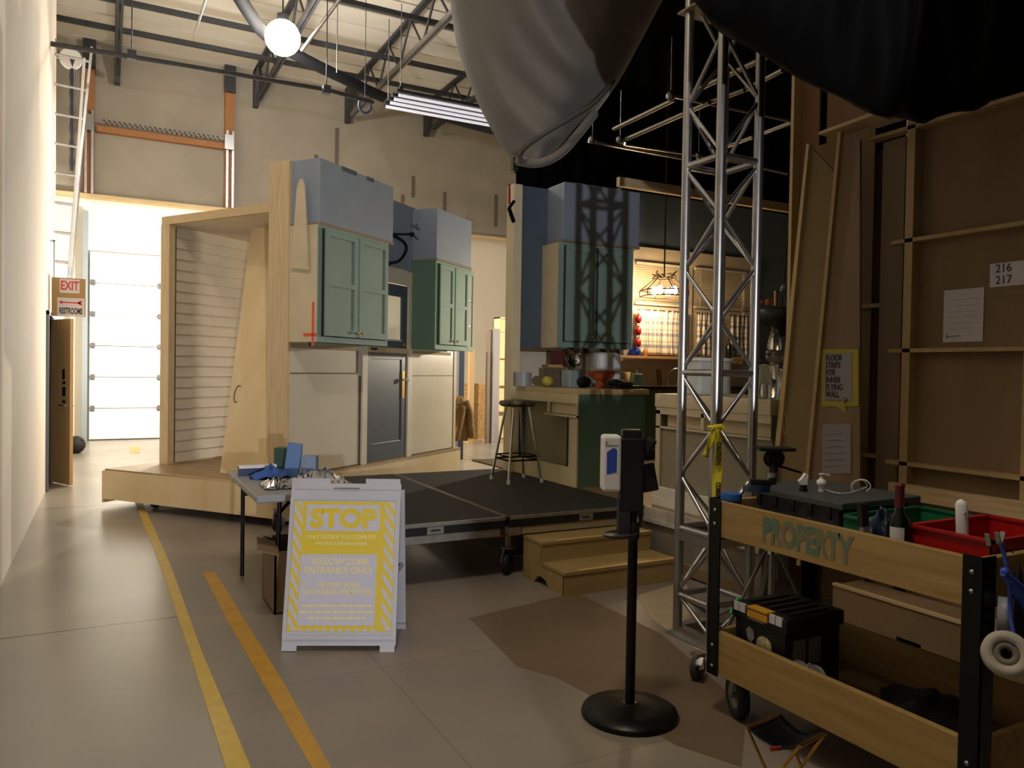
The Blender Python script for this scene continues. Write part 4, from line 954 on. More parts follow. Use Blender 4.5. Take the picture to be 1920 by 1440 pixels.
# slanted white stripes down both sides and short ones along the foot
def clip(poly, ax, lim, keep_less):
    out = []
    for i in range(len(poly)):
        p, q = poly[i], poly[(i+1) % len(poly)]
        ip = (p[ax] <= lim) == keep_less or p[ax] == lim; iq = (q[ax] <= lim) == keep_less or q[ax] == lim
        if ip: out.append(p)
        if ip != iq:
            k = (lim-p[ax])/(q[ax]-p[ax]); out.append((p[0]+k*(q[0]-p[0]), p[1]+k*(q[1]-p[1])))
    return out
st = MB()
for (xa, xb) in ((.040, .118), (.862, .953)):
    xa *= W_; xb *= W_
    k = 0
    while k < 12:
        v0 = .07+.080*k
        y_ = (1-v0)*L_
        poly = [(xa-.0, y_), (xb, y_-.080), (xb, y_-.080-.037), (xa, y_-.037)]
        poly = clip(poly, 1, (1-.140)*L_, True) if poly else poly
        poly = clip(poly, 1, (1-.882)*L_, False) if poly else poly
        if len(poly) > 2: st.prism(poly, .0141, .0150, SM)
        k += 1
for k in range(10):
    xa = (.13+.072*k)*W_; y_ = (1-.885)*L_
    st.prism([(xa, y_), (xa+.022, y_), (xa+.016, y_+.016), (xa+.004, y_+.016)], .0141, .0150, SM)
st.build('white_stripes', SIGNW, ps)
def st_text(name, body, size, x, v, m, bold=0, sx=1): text(name, body, size, SM @ Matrix.Translation((x*W_, (1-v)*L_, .0152)), m, ps, bold, sx=sx*.86, ext=.0006)
st_text('stop_lettering', 'STOP', .135, .485, .243, YEL, .0075, 1.26)
st_text('white_lettering', 'ONLY ENTER IF YOU COMPLETE', .030, .475, .348, mat('faint_white_print', '#d9d08a', .6), .0006, .98)
st_text('white_lettering', 'AND PASS SCREENING UNDER', .026, .475, .386, MATS['faint_white_print'], .0005, .9)
st_text('zone_lettering', 'YELLOW ZONE', .046, .475, .492, FADEY, .0012, 1.12)
st_text('entrance_lettering', 'ENTRANCE ONLY', .046, .47, .542, FADEY, .0012, 1.14)
st_text('zone_lettering', 'YELLOW ZONE', .038, .47, .625, FADEY, .0008, 1.0)
st_text('lanyard_lettering', 'LANYARDS PERMITTED', .038, .47, .665, FADEY, .0008, 1.08)
ln = MB()
random.seed(3)
for v, w0 in ((.742, .62), (.777, .66), (.812, .50)):
    x = .47-w0/2
    while x < .47+w0/2:
        d = random.uniform(.018, .07); fb(ln, x, min(x+d, .47+w0/2), v-.007, v+.006, .0150, .0156); x += d+.012
ln.build('small_print', FADEY, ps)

# ================================================================== FOLDING TABLE + THINGS ON IT
tb = thing('folding_table', (1.1, 5.2, 0), 'grey folding utility table with thin black legs behind the stop sign', 'table')
TX0, TX1, TY0, TY1, TZ = .77, 1.42, 4.60, 5.80, .745
MB().box(TX0, TX1, TY0, TY1, TZ-.045, TZ).build('tabletop', mat('grey_plastic_top', '#8f9296', .4), tb, bev=.008)
for (x, y) in ((.86, 5.70), (.92, 4.80), (1.28, 5.70), (1.28, 4.80)):
    MB().tube([(x, y, 0), (x+(.02 if y < 5 else 0), y, TZ-.045)], .0145, 8).build('leg', BLKM, tb)
MB().tube([(.92, 4.8, .58), (1.12, 5.1, .68)], .012, 6).tube([(.86, 5.7, .58), (1.1, 5.2, .70)], .012, 6).tube([(.92, 4.8, .68), (1.28, 4.8, .68)], .012, 6).tube([(.86, 5.7, .68), (1.28, 5.7, .68)], .012, 6).build('brace', BLKM, tb)
FOIL = mat('crumpled_foil', '#c9c9cc', .22, 1.0)
def foil(x0, x1, y0, y1, h, seed, nx=17, ny=15):
    rnd = random.Random(seed); hs = [[rnd.random() for _ in range(ny+1)] for _ in range(nx+1)]
    def fn(u, v):
        i, j = round(u*nx), round(v*ny); e = min(u, 1-u, v, 1-v)*5
        return (x0+(x1-x0)*u+.006*hs[i][j], y0+(y1-y0)*v+.006*hs[j % nx][i % ny], TZ+.004+h*hs[i][j]*min(1, e+.15)*(.5+.5*math.sin(u*7+v*5+seed)**2))
    return MB().grid(fn, nx, ny, smooth=False)
tag(foil(.85, 1.16, 4.78, 5.06, .06, 2).build('crumpled_foil', FOIL), 'crumpled silver foil heap at the front left of the grey table', 'foil')
tag(foil(1.14, 1.40, 4.85, 5.45, .06, 5, 14, 14).build('crumpled_foil', FOIL), 'smaller crumpled foil piece at the right of the boxes, behind the stop sign', 'foil')
t = thing('foil_box', (.92, 5.6, TZ), 'long navy and white foil carton at the back edge of the table', 'carton')
MB().box(.80, 1.05, 5.48, 5.54, TZ, TZ+.062).build('carton', mat('navy_card', '#1f2b5c', .4), t, bev=.002)
MB().box(.80, 1.05, 5.478, 5.542, TZ+.050, TZ+.068).build('lid', WHITE, t)
BC = mat('blue_cloth', '#3d62a8', .8, noise=.2, scale=20)
def bcl(u, v):
    r = .11*(1-.0*v)*v; a = u*2*PI
    return (.98+r*1.25*math.cos(a), 5.32+r*math.sin(a), TZ+.012+.055*(1-v)*(1+.4*math.sin(a*4))+.012*math.sin(a*6+v*7))
tag(MB().grid(bcl, 40, 10).build('blue_glove', BC, thick=.004), 'crumpled blue nitrile glove heap between the foil carton and foil heap', 'glove')
p = G(546, 893, TZ)
tag(MB().box(-.048, .048, -.02, .02, 0, .225, rz((p.x, p.y, TZ+.004), -.45, rx=-.0, ry=.12)).build('blue_board_box', mat('blue_card', '#5f7fb0', .6), bev=.002), 'tall slim blue carton tilted upright on the table', 'carton')
p = G(528, 886, TZ)
tag(MB().box(-.05, .13, 0, .10, 0, .17, rz((p.x, p.y+.03, TZ), -.45)).build('dark_green_box', mat('dark_green_card', '#2f4a3f', .5), bev=.002), 'dark green carton behind the tall blue carton', 'carton')
p = G(578, 893, TZ)
tag(MB().box(-.045, .055, 0, .09, 0, .135, rz((p.x, p.y+.02, TZ), -.45)).build('grey_blue_box', mat('grey_blue_card', '#8391ab', .6), bev=.002), 'pale grey blue carton at the right of the tall blue carton', 'carton')
t = thing('cardboard_box', (1.12, 4.7, 0), 'open cardboard box on the floor under the grey table', 'box')
CB = mat('brown_cardboard', '#7d6547', .8)
p = G(497, 1128, 0); 
MB().box(p.x, p.x+.012, 4.72, 5.12, 0, .40).box(p.x+.40, p.x+.412, 4.72, 5.12, 0, .40).box(p.x, p.x+.41, 5.11, 5.12, 0, .40).box(p.x, p.x+.41, 4.72, 4.73, 0, .38).box(p.x, p.x+.41, 4.72, 5.12, 0, .01).build('box', CB, t)
MB().bar((p.x+.02, 4.72, .40), (p.x-.10, 4.74, .44), .36, .006, up=(0, 0, 1)).build('flap', CB, t)

# ================================================================== SANITIZER STAND
ss = thing('sanitizer_stand', (2.024, 2.67, 0), 'black floor stand with round base holding a white hand sanitizer dispenser with blue tape', 'dispenser stand')
sx, sy = 2.026, 2.69
MB().lathe([(.001, 0), (.205, 0), (.212, .012), (.205, .028), (.12, .042), (.05, .052), (.03, .06)], T(Vector((sx, sy, 0))), 40).build('base', BLKM, ss)
MB().cyl((sx, sy, 0), .0215, .05, .80, 16).build('lower_tube', BLKM, ss)
MB().lathe([(.026, .775), (.028, .78), (.028, .84), (.024, .85)], T(Vector((sx, sy, 0))), 16).build('collar', BLACK, ss)
MB().cyl((sx, sy, 0), .0155, .80, .94, 14).build('upper_tube', BLKM, ss)
a = math.radians(28)
DM = rz((sx-.01, sy, 0), -a)
MB().box(-.055, .045, -.035, .035, .90, 1.215, DM).box(-.05, .035, -.03, .03, 1.21, 1.25, DM).build('back_plate', BLACK, ss, bev=.006)
MB().box(-.060, -.01, -.03, .03, .80, .95, DM).build('tray_arm', DSTEEL, ss)
MB().lathe([(.001, 0), (.075, 0), (.085, .012), (.08, .012), (.07, .006), (.001, .006)], Matrix.Translation(DM @ Vector((-.055, -.04, .795))) @ Matrix.Diagonal((1, .75, 1, 1)), 24).build('drip_tray', DSTEEL, ss)
ds = MB().box(-.135, -.055, -.055, .055, .985, 1.225, DM).build('dispenser', WHITE, ss, bev=.012)
tm = mat('blue_painter_tape', '#2c52b8', .7)
MB().prism([(-.118, 1.06), (-.075, 1.07), (-.075, 1.165), (-.09, 1.175), (-.118, 1.155)], .0555, .0565, DM @ Matrix.Rotation(PI/2, 4, 'X')).build('blue_tape', tm, ds)
MB().box(-.125, -.115, -.0566, -.0555, 1.19, 1.20, DM).box(-.125, -.07, -.0566, -.0555, 1.182, 1.186, DM).build('label_print', mat('grey_print', '#8b8794', .7), ds)
MB().bar(DM @ Vector((.05, 0, 1.19)), DM @ Vector((.08, -.02, 1.17)), .04, .07).bar(DM @ Vector((.06, .03, 1.1)), DM @ Vector((.085, .03, .98)), .05, .07).build('rear_bracket', BLACK, ss, bev=.006)

# ================================================================== LATTICE TOWER
tw = thing('lattice_tower', (3.02, 3.26, 0), 'silver aluminium square lattice truss tower standing in front of the kitchen set', 'truss tower')
TA, TB_, TC, TD = (2.885, 3.125), (2.885, 3.40), (3.155, 3.125), (3.155, 3.40)
H = 4.15
for c in (TA, TB_, TC, TD):
    MB().tube([(c[0], c[1], .03), (c[0], c[1], H)], .0265 if c != TA else .028, 16).build('main_chord', ALU, tw)
faces = ((TB_, TA), (TA, TC), (TC, TD), (TD, TB_))
hor = (.24, .58, .62, 1.38, 2.66, 2.73, 3.95)
for z in (.04, .24, .62, .58, 1.50, 2.66):
    mb = MB()
    for (p, q) in faces:
        if z in (.04, .58): mb.bar((*p, z+.0), (*q, z+.0), .05, .05)
        else: mb.tube([(*p, z), (*q, z)], .019, 10)
    mb.build('ring_brace', ALU, tw)
zs = [.07, .24, .58]
def zig(z0, z1, n, flip=0):
    mb = MB()
    for fi, (p, q) in enumerate(faces):
        for i in range(n):
            za = z0+(z1-z0)*i/n; zb = z0+(z1-z0)*(i+1)/n
            A_, B_ = (p, q) if (i+fi+flip) % 2 else (q, p)
            mb.tube([(*A_, za), (*B_, zb)], .0115, 8)
    return mb
zig(.07, .24, 1).build('diagonal_web', ALU, tw)
zig(.26, .56, 1, 1).build('diagonal_web', ALU, tw)
zig(.64, 1.48, 3).build('diagonal_web', ALU, tw)
zig(1.52, 2.64, 4, 1).build('diagonal_web', ALU, tw)
zig(2.68, 3.95, 4).build('diagonal_web', ALU, tw)
MB().box(2.84, 3.20, 3.08, 3.45, 0, .02).build('base_plate', ALU, tw)
MB().box(2.84, 3.20, 3.08, 3.45, 3.52, 3.53).box(2.83, 3.21, 3.07, 3.09, 3.42, 3.55).build('top_plate', mat('tan_plate', '#8f8468', .6), tw)
# caution tape tied to the tower
ct = thing('caution_tape', (2.88, 3.09, 1.2), 'yellow caution tape knotted round the tower and hanging down', 'tape')
CTM = mat('caution_yellow', '#d8c92e', .5)
cx, cy = 2.862, 3.08
U = Vector((.80, -.0, 0)).normalized(); 
Ur = CR.copy(); Ur.z = 0; Ur.normalize(); Uo = Vector((-Ur.y, Ur.x, 0))*-1
def tp(u, v): 
    wdt = .05*(1-.25*math.sin(v*9)**2)*(1 if v > .05 else .5)
    q = Vector((cx, cy, 1.205-v*.70))+Ur*((u-.5)*wdt+.006*math.sin(v*8))+Uo*(.008*math.sin(u*3+v*12))
    return q
tm_ = MB().grid(tp, 8, 40).build('hanging_strip', CTM, ct, thick=.001)
MB().grid(lambda u, v: Vector((cx, cy, 1.20))-Ur*(.015+.05*v+.03*(u-.5))+Uo*(.01*math.sin(u*4+v*6))+Vector((0, 0, -.15*v+.01*u)), 5, 12).build('loose_tail', CTM, ct, thick=.001)
MB().tube([Vector((cx, cy, 1.21))+Ur*.03*math.cos(k)+Uo*.0+Vector((0, 0, .012*math.sin(k*1.7))) for k in range(7)], .011, 8).tube([(2.885+.034*math.cos(k*.52), 3.125+.034*math.sin(k*.52), 1.21) for k in range(12)], .010, 6, closed=True).build('knot', CTM, ct)
CM_ = Matrix.Translation(Vector((cx, cy, 1.06))+Uo*.016) @ frame((0, 0, 0), (0, 0, -1), -Ur*-1, Uo)
for (z, s_) in ((1.075, 'CAUTION'), (.86, 'CUIDADO'), (.64, 'CAUTION')):
    Mx = frame(Vector((cx, cy, z))+Uo*.014+Ur*.002, (0, 0, -1), -Ur, Uo)
    if Mx.determinant() < 0: Mx = frame(Vector((cx, cy, z))+Uo*.014+Ur*.002, (0, 0, -1), Ur, Uo)
    text('caution_lettering', s_, .034, Mx, INK, ct, .0008, sx=.8)
# small caster with chrome lever at the foot of the tower
t = thing('loose_caster', (2.56, 2.86, 0), 'grey caster wheel with chrome brake lever standing just left of the cart leg', 'caster')
MB().lathe([(.001, -.02), (.05, -.02), (.062, -.012), (.062, .012), (.05, .02), (.001, .02)], Matrix.Translation((2.56, 2.86, .063)) @ Matrix.Rotation(.4, 4, 'Z') @ Matrix.Rotation(PI/2, 4, 'X'), 20).build('wheel', mat('dark_grey_rubber', '#34312d', .6), t)
MB().box(2.53, 2.59, 2.835, 2.885, .12, .135).bar((2.55, 2.83, .12), (2.51, 2.80, .10), .03, .008).bar((2.56, 2.83, .125), (2.56, 2.835, .06), .03, .006).build('lever', CHROME, t)

# ================================================================== PROPERTY CART
pc = thing('property_cart', (2.65, 1.96, 0), 'wooden two-tier cart with black steel legs and faded green stencil lettering', 'cart')
CW = mat('cart_timber', '#a98d57', .55, col2='#927642', scale=5, stretch=(6, .5, 6))
X0, X1, Y0, Y1 = 2.35, 2.97, 1.37, 2.56
def board(mb, z0, z1):
    mb.box(X0, X0+.028, Y0+.02, Y1-.02, z0, z1).box(X1-.028, X1, Y0+.02, Y1-.02, z0, z1).box(X0+.02, X1-.02, Y0+.015, Y0+.043, z0, z1).box(X0+.02, X1-.02, Y1-.043, Y1-.015, z0, z1)
    return mb
up_b = board(MB(), .79, .945).build('upper_side_boards', CW, pc, bev=.003)
board(MB(), .19, .38).build('lower_side_boards', CW, pc, bev=.003)
MB().box(X0+.02, X1-.02, Y0+.03, Y1-.03, .80, .815).build('upper_tray', mat('tray_board', '#6b5235', .7), pc)
MB().box(X0+.02, X1-.02, Y0+.03, Y1-.03, .20, .215).build('lower_tray', MATS['tray_board'], pc)
for (x, y, sx_, sy_) in ((X0, Y0, 1, 1), (X0, Y1, 1, -1), (X1, Y0, -1, 1), (X1, Y1, -1, -1)):
    lg = MB().box(min(x-.004*sx_, x-.009*sx_), max(x-.004*sx_, x-.009*sx_), min(y, y+.065*sy_), max(y, y+.065*sy_), .185, .955)
    lg.box(min(x-.009*sx_, x+.055*sx_), max(x-.009*sx_, x+.055*sx_), min(y, y+.005*sy_), max(y, y+.005*sy_), .185, .955)
    lg = lg.build('leg', BLKM, pc)
    for z in (.225, .315, .845, .905):
        MB().lathe([(.008, 0), (.008, .004), (.001, .006)], Matrix.Translation((x-.009*sx_, y+.035*sy_, z)) @ Matrix.Rotation(-sx_*PI/2, 4, 'Y'), 10).build('bolt', STEEL, lg)
tc = mat('faded_teal_stencil', '#4c7468', .8, col2='#7b7350', scale=22)
text('stencil_lettering', 'PROPERTY', .135, frame((X0-.0012, 2.05, .868), (0, -1, 0), (0, 0, 1), (-1, 0, 0)), tc, pc, .006, sx=.66, ext=.0005)
for (x, y, s) in ((2.44, 2.47, 1), (2.88, 2.47, .9), (2.44, 1.47, 1), (2.88, 1.47, 1)):
    WMx = Matrix.Translation((x, y, .098)) @ Matrix.Rotation(1.15, 4, 'Z') @ Matrix.Rotation(PI/2, 4, 'X')
    wh = MB().lathe([(.058, -.018), (.075, -.026), (.092, -.022), (.098, -.008), (.098, .008), (.092, .022), (.075, .026), (.058, .018)], WMx, 28, cap=False).build('caster_wheel', BLKSOFT, pc)
    MB().lathe([(.001, -.012), (.05, -.012), (.060, -.020), (.060, .020), (.05, .012), (.001, .012)], WMx, 24).lathe([(.012, -.035), (.012, .035)], WMx, 10).build('hub', STEEL, wh)
    f = WMx.to_3x3() @ Vector((0, 0, 1))
    c = Vector((x, y, .098))
    MB().bar(c+f*.034, c+f*.034+Vector((.02, 0, .09)), .045, .004, up=f).bar(c-f*.034, c-f*.034+Vector((.02, 0, .09)), .045, .004, up=f).box(x-.03, x+.06, y-.045, y+.045, .183, .19).build('fork', STEEL, wh)

# lower tray: toolbox and bags
tbx = thing('toolbox', (2.6, 2.2, .215), 'black plastic toolbox with a yellow latch and round stickers on the lower cart shelf', 'toolbox')
bx0, bx1, by0, by1 = 2.415, 2.74, 2.19, 2.47
BP = mat('black_tool_plastic', '#0e0e0f', .5)
MB().box(bx0, bx1, by0, by1, .216, .47).build('body', BP, tbx, bev=.012)
MB().box(bx0-.012, bx1+.012, by0-.012, by1+.012, .45, .515).build('lid', BP, tbx, bev=.012)
r_ = MB()
for k in range(5): r_.box(bx0+.05, bx1-.05, by0+.02+k*.052, by0+.042+k*.052, .514, .522)
r_.build('lid_ribs', mat('scuffed_black', '#26231f', .6), tbx)
MB().box(bx0-.02, bx0-.008, 2.27, 2.38, .478, .512).box(bx0-.02, bx0+.03, 2.27, 2.38, .508, .520).build('latch', mat('tool_yellow', '#c9921e', .5), tbx)
MB().box(bx0-.024, bx0-.008, 2.28, 2.37, .470, .476).build('latch_bar', STEEL, tbx)
for y in (2.41, 2.445, 2.245, 2.21): MB().box(bx0-.018, bx0-.008, y-.015, y+.015, .484, .52).build('white_tab', PAPER, tbx)
SXm = frame((bx0-.001, 2.30, .37), (0, -1, 0), (0, 0, 1), (-1, 0, 0))
MB().lathe([(.001, 0), (.042, 0), (.042, .002), (.001, .002)], SXm, 24).build('round_sticker', mat('cream_sticker', '#b9ad85', .6, col2='#8d825a', scale=60), tbx)
MB().prism([(-.02, .03), (.0, .045), (.022, .03), (.025, .0), (.01, -.02), (-.01, -.01)], 0, .002, frame((bx0-.001, 2.38, .385), (0, -1, 0), (0, 0, 1), (-1, 0, 0))).prism([(-.015, .03), (.012, .03), (.01, -.01), (.035, -.05), (-.03, -.03)], 0, .002, frame((bx0-.001, 2.335, .32), (0, -1, 0), (0, 0, 1), (-1, 0, 0))).build('torn_sticker', mat('grey_sticker', '#8a8580', .6), tbx)
MB().box(2.46, 2.53, by0-.002, by0, .32, .42).box(2.55, 2.62, by0-.002, by0, .31, .42).build('side_label', mat('dull_label', '#6f6a60', .7), tbx)
def blob(cx, cy, cz, rx, ry, rzz, seed, n=22):
    rnd = random.Random(seed); ph = [rnd.uniform(0, 6) for _ in range(6)]
    def fn(u, v):
        a = u*2*PI; b_ = -PI/2+v*PI; k = 1+.16*math.sin(3*a+ph[0]+3*b_)+.12*math.sin(5*a+ph[1]-2*b_)+.07*math.sin(9*a+ph[2]+7*b_)
        return (cx+rx*k*math.cos(b_)*math.cos(a), cy+ry*k*math.cos(b_)*math.sin(a), cz+rzz*max(-1, k*math.sin(b_)))
    return MB().grid(fn, n*2, n)
tag(blob(2.435, 2.08, .285, .035, .10, .07, 3).build('plastic_bag', mat('grey_film', '#8c8884', .2, alpha=.55)), 'crumpled clear plastic bag between the toolbox and the lower side board', 'bag')
tag(blob(2.66, 1.72, .275, .17, .16, .06, 4).build('black_cloth', mat('black_cloth', '#0c0b0b', .95)), 'heap of black cloth on the lower cart shelf near the right leg', 'cloth')
tag(MB().box(2.47, 2.71, 1.42, 1.55, .216, .222, None).build('paper_sheet', PAPER), 'white paper sheet lying at the near end of the lower cart shelf', 'paper')
tag(MB().bar((2.62, 1.95, .23), (2.88, 1.80, .24), .03, .012).build('tape_measure_strip', mat('yellow_black_strip', '#b99a2c', .6, col2='#201c14', scale=40, detail=0)), 'yellow and black striped strip beside the toolbox on the lower shelf', 'strip')

# upper tray contents
def gp(px, py, z): return G(px, py, z)
p = G(1371, 941, .94)
t = thing('blue_lid_jar', (2.45, 2.44, .815), 'plastic jar with a bright blue screw lid at the far left corner of the cart', 'jar')
q = PX(1371, 930, 2.425)
MB().cyl((q.x, q.y, 0), .04, .816, q.z-.01, 20).build('jar', mat('milky_plastic', '#7d7a70', .4), t)
MB().cyl((q.x, q.y, 0), .046, q.z-.015, q.z+.013, 24).build('lid', mat('bright_blue', '#2a62b8', .4), t, bev=.003)
t = thing('storage_tote', (2.8, 2.25, .815), 'grey hinged-lid storage tote on the top of the cart', 'tote')
GT = mat('grey_tote', '#54575a', .5, noise=.1)
a = G(1400, 925, 1.01); 
MB().box(2.50, 2.90, 2.02, 2.44, .816, .99).build('body', GT, t, bev=.01)
MB().box(2.47, 2.94, 1.98, 2.50, .985, 1.012).build('lid', mat('dark_grey_lid', '#474a4d', .45, noise=.2), t, bev=.004)
for k in range(5): MB().box(2.465, 2.475, 2.03+k*.09, 2.05+k*.09, .94, .99).build('rib', BLACK, t)
t = thing('green_bin', (2.7, 1.9, .815), 'green plastic bin in the middle of the cart top', 'bin')
GB = mat('green_plastic', '#1f6a45', .4)
def openbox(mb, x0, x1, y0, y1, z0, z1, th=.004):
    return mb.box(x0, x0+th, y0, y1, z0, z1).box(x1-th, x1, y0, y1, z0, z1).box(x0, x1, y0, y0+th, z0, z1).box(x0, x1, y1-th, y1, z0, z1).box(x0, x1, y0, y1, z0, z0+th)
openbox(MB(), 2.46, 2.92, 1.73, 1.97, .816, .972).build('body', GB, t)
MB().box(2.45, 2.47, 1.72, 1.98, .966, .974).box(2.91, 2.93, 1.72, 1.98, .966, .974).box(2.45, 2.93, 1.96, 1.98, .966, .974).build('rim', GB, t)
t = thing('red_bin', (2.7, 1.55, .815), 'red plastic bin at the near end of the cart top', 'bin')
RB = mat('red_plastic', '#a81512', .4)
openbox(MB(), 2.47, 2.92, 1.425, 1.70, .816, .985).build('body', RB, t)
MB().box(2.46, 2.48, 1.415, 1.71, .978, .987).box(2.46, 2.93, 1.69, 1.71, .978, .987).box(2.46, 2.93, 1.415, 1.43, .978, .987).box(2.91, 2.93, 1.415, 1.71, .978, .987).build('rim', RB, t)
p = PX(1690, 1010, 2.44)
t = thing('wine_bottle', (2.44, p.y, .815), 'dark wine bottle with red foil neck and white back label on the cart', 'bottle')
bx_, by_ = 2.425, p.y
MB().lathe([(.036, 0), (.038, .005), (.038, .17), (.034, .19), (.016, .215), (.014, .235)], Matrix.Translation((bx_, by_, .816)), 24).build('bottle', mat('dark_green_glass', '#0d120c', .08), t)
MB().lathe([(.0155, .232), (.0155, .30), (.017, .303), (.017, .312), (.001, .313)], Matrix.Translation((bx_, by_, .816)), 18).build('foil_neck', mat('red_foil', '#5c1714', .35), t)
la = math.atan2(-by_, -bx_)
MB().grid(lambda u, v: (bx_+.0387*math.cos(la-.15+1.25*(u-.5)), by_+.0387*math.sin(la-.15+1.25*(u-.5)), .912+.070*v), 12, 2).build('back_label', PAPER, t)
t = thing('work_glove', (2.5, 1.75, .9), 'dark blue crumpled glove in the cart between the brush and the bottle', 'glove')
blob(2.47, by_+.10, .915, .05, .045, .09, 8).build('glove', mat('dark_navy', '#14203a', .5), t)
q = PX(1615, 985, 2.365)
t = thing('paint_brush', (q.x, q.y, q.z), 'brush with black top and pale worn handle standing at the cart side', 'brush')
MB().bar((2.385, q.y, .83), (2.375, q.y, 1.0-.02), .022, .016, up=(0, 1, 0)).build('handle', mat('pale_handle', '#a39a84', .6), t)
MB().bar((2.377, q.y, .965), (2.37, q.y+.004, 1.045), .034, .02, up=(0, 1, 0)).build('black_grip', BLACK, t)
q = PY(1803, 985, 1.60)
t = thing('plastic_wand', (q.x, q.y, q.z-.08), 'white rounded plastic wand sticking up out of the red bin', 'handle')
MB().tube([(q.x+.015, q.y, .84), (q.x+.004, q.y, q.z), (q.x-.004, q.y, q.z+.072), (q.x-.005, q.y, q.z+.083), (q.x-.005, q.y, q.z+.090)], [.02, .020, .019, .014, .004], 14).build('shaft', WHITE, t)
MB().sphere((q.x-.012, q.y-.018, q.z+.045), .004, 8).build('button', STEEL, t)
# items on the tote
zt = 1.012
p = G(1506, 921, zt)
t = thing('spray_bottle', (p.x, p.y, zt), 'small white trigger spray bottle standing on the grey tote lid', 'bottle')
MB().lathe([(.016, 0), (.018, .004), (.018, .012)], T(p), 14).cyl((p.x, p.y, 0), .015, zt+.01, zt+.028, 12).build('black_collar', BLACK, t)
MB().prism([(-.012, .0), (.012, .0), (.018, .045), (.006, .05), (-.012, .025), (-.022, .018)], -.010, .010, frame(Vector((p.x, p.y, zt+.026)), (Ur.x, Ur.y, 0), (0, 0, 1), Uo)).build('trigger_head', WHITE, t)
p = G(1540, 921, zt)
t = thing('pump_bottle', (p.x, p.y, zt), 'small white pump dispenser bottle on the tote lid, right of the spray bottle', 'bottle')
MB().lathe([(.012, 0), (.012, .02), (.019, .028), (.019, .045), (.008, .052), (.008, .066), (.012, .068), (.012, .074)], T(p), 14).bar((p.x, p.y, zt+.072), (p.x+Ur.x*.034, p.y+Ur.y*.034, zt+.069), .008, .006).build('pump', WHITE, t)
p = G(1618, 925, zt-.01)
t = thing('white_cable', (p.x, p.y, zt), 'loops of thin white cable on the tote lid', 'cable')
pts = [G(1545, 918, zt+.004), G(1575, 925, zt+.004), G(1600, 922, zt+.006)]
for k in range(26):
    a = k*.62; pts.append(Vector(p)+Ur*(.035*math.cos(a)-.02+.01*(k//10))+Vector((0, 0, .028+.03*math.sin(a)))+Uo*(.012*math.sin(a*.3)))
MB().tube(smooth(pts, 3), .0018, 6).build('cable', WHITE, t)
q = G(1423, 921, zt)
t = thing('camera_clamp', (q.x, q.y, zt), 'black clamp with blue glinting rim lying on the far corner of the tote', 'clamp')
MB().bar(q-Ur*.04+Vector((0, 0, .04)), q+Ur*.05+Vector((0, 0, .035)), .03, .022).bar(q+Ur*.04+Vector((0, 0, .04)), q+Ur*.07+Vector((0, 0, .045)), .015, .03).build('body', BLACK, t, bev=.004)
MB().cyl((q.x, q.y, 0), .045, zt+.0, zt+.024, 18).build('blue_ring', mat('dark_blue_gloss', '#1a2c52', .2), t)

# tripod light stand behind the cart
ls = thing('light_stand', (3.0, 2.82, 0), 'silver tripod stand with black mounting head between the cart and the tower', 'stand')
c = Vector((3.0, 2.82, 0))
MB().tube([c+Vector((0, 0, .22)), c+Vector((0, 0, 1.02))], .016, 12).tube([c+Vector((.03, 0, .45)), c+Vector((.03, 0, .95))], .008, 8).build('column', ALU, ls)
MB().cyl((c.x, c.y, 0), .035, .93, 1.0, 14).box(c.x-.04, c.x+.04, c.y-.02, c.y+.02, .90, .93).build('clamp_collar', ALU, ls)
MB().cyl((c.x, c.y, 0), .022, .99, 1.06, 12).box(-.09, .09, -.06, .06, 1.112, 1.128, rz((c.x, c.y, 0), -.49)).box(-.035, .035, -.02, .02, 1.04, 1.115, rz((c.x, c.y, 0), -.49)).tube([c+Ur*(.048*math.cos(a_))+Vector((0, 0, 1.07+.042*math.sin(a_))) for a_ in [k*2*PI/20 for k in range(20)]], .008, 8, closed=True).bar(c+Vector((0, 0, 1.04)), c+Ur*.14+Vector((0, 0, 1.0)), .012, .012).build('head', BLACK, ls, bev=.002)
MB().cyl((c.x, c.y, 0), .03, .585, .64, 12).build('hub', CHROME, ls)
for k, ang in enumerate((2.7, 4.55, .55)):
    d = Vector((math.cos(ang), math.sin(ang), 0))
    d = [-Ur, Ur, Uo][k] if k < 2 else -Uo
    lg = MB().bar(c+d*.03+Vector((0, 0, .60)), c+d*.30+Vector((0, 0, .03)), .02, .012).build('leg', ALU, ls)
    if k == 0: MB().bar(c+d*.16+Vector((0, 0, .36)), c+d*.20+Vector((0, 0, .275)), .024, .016).build('green_tape', mat('green_tape', '#3fae5c', .6), lg)
MB().tube([c+Vector((0, 0, .25)), c-Ur*.18+Vector((0, 0, .30))], .006, 6).tube([c+Vector((0, 0, .25)), c+Ur*.18+Vector((0, 0, .30))], .006, 6).build('spreader', ALU, ls)

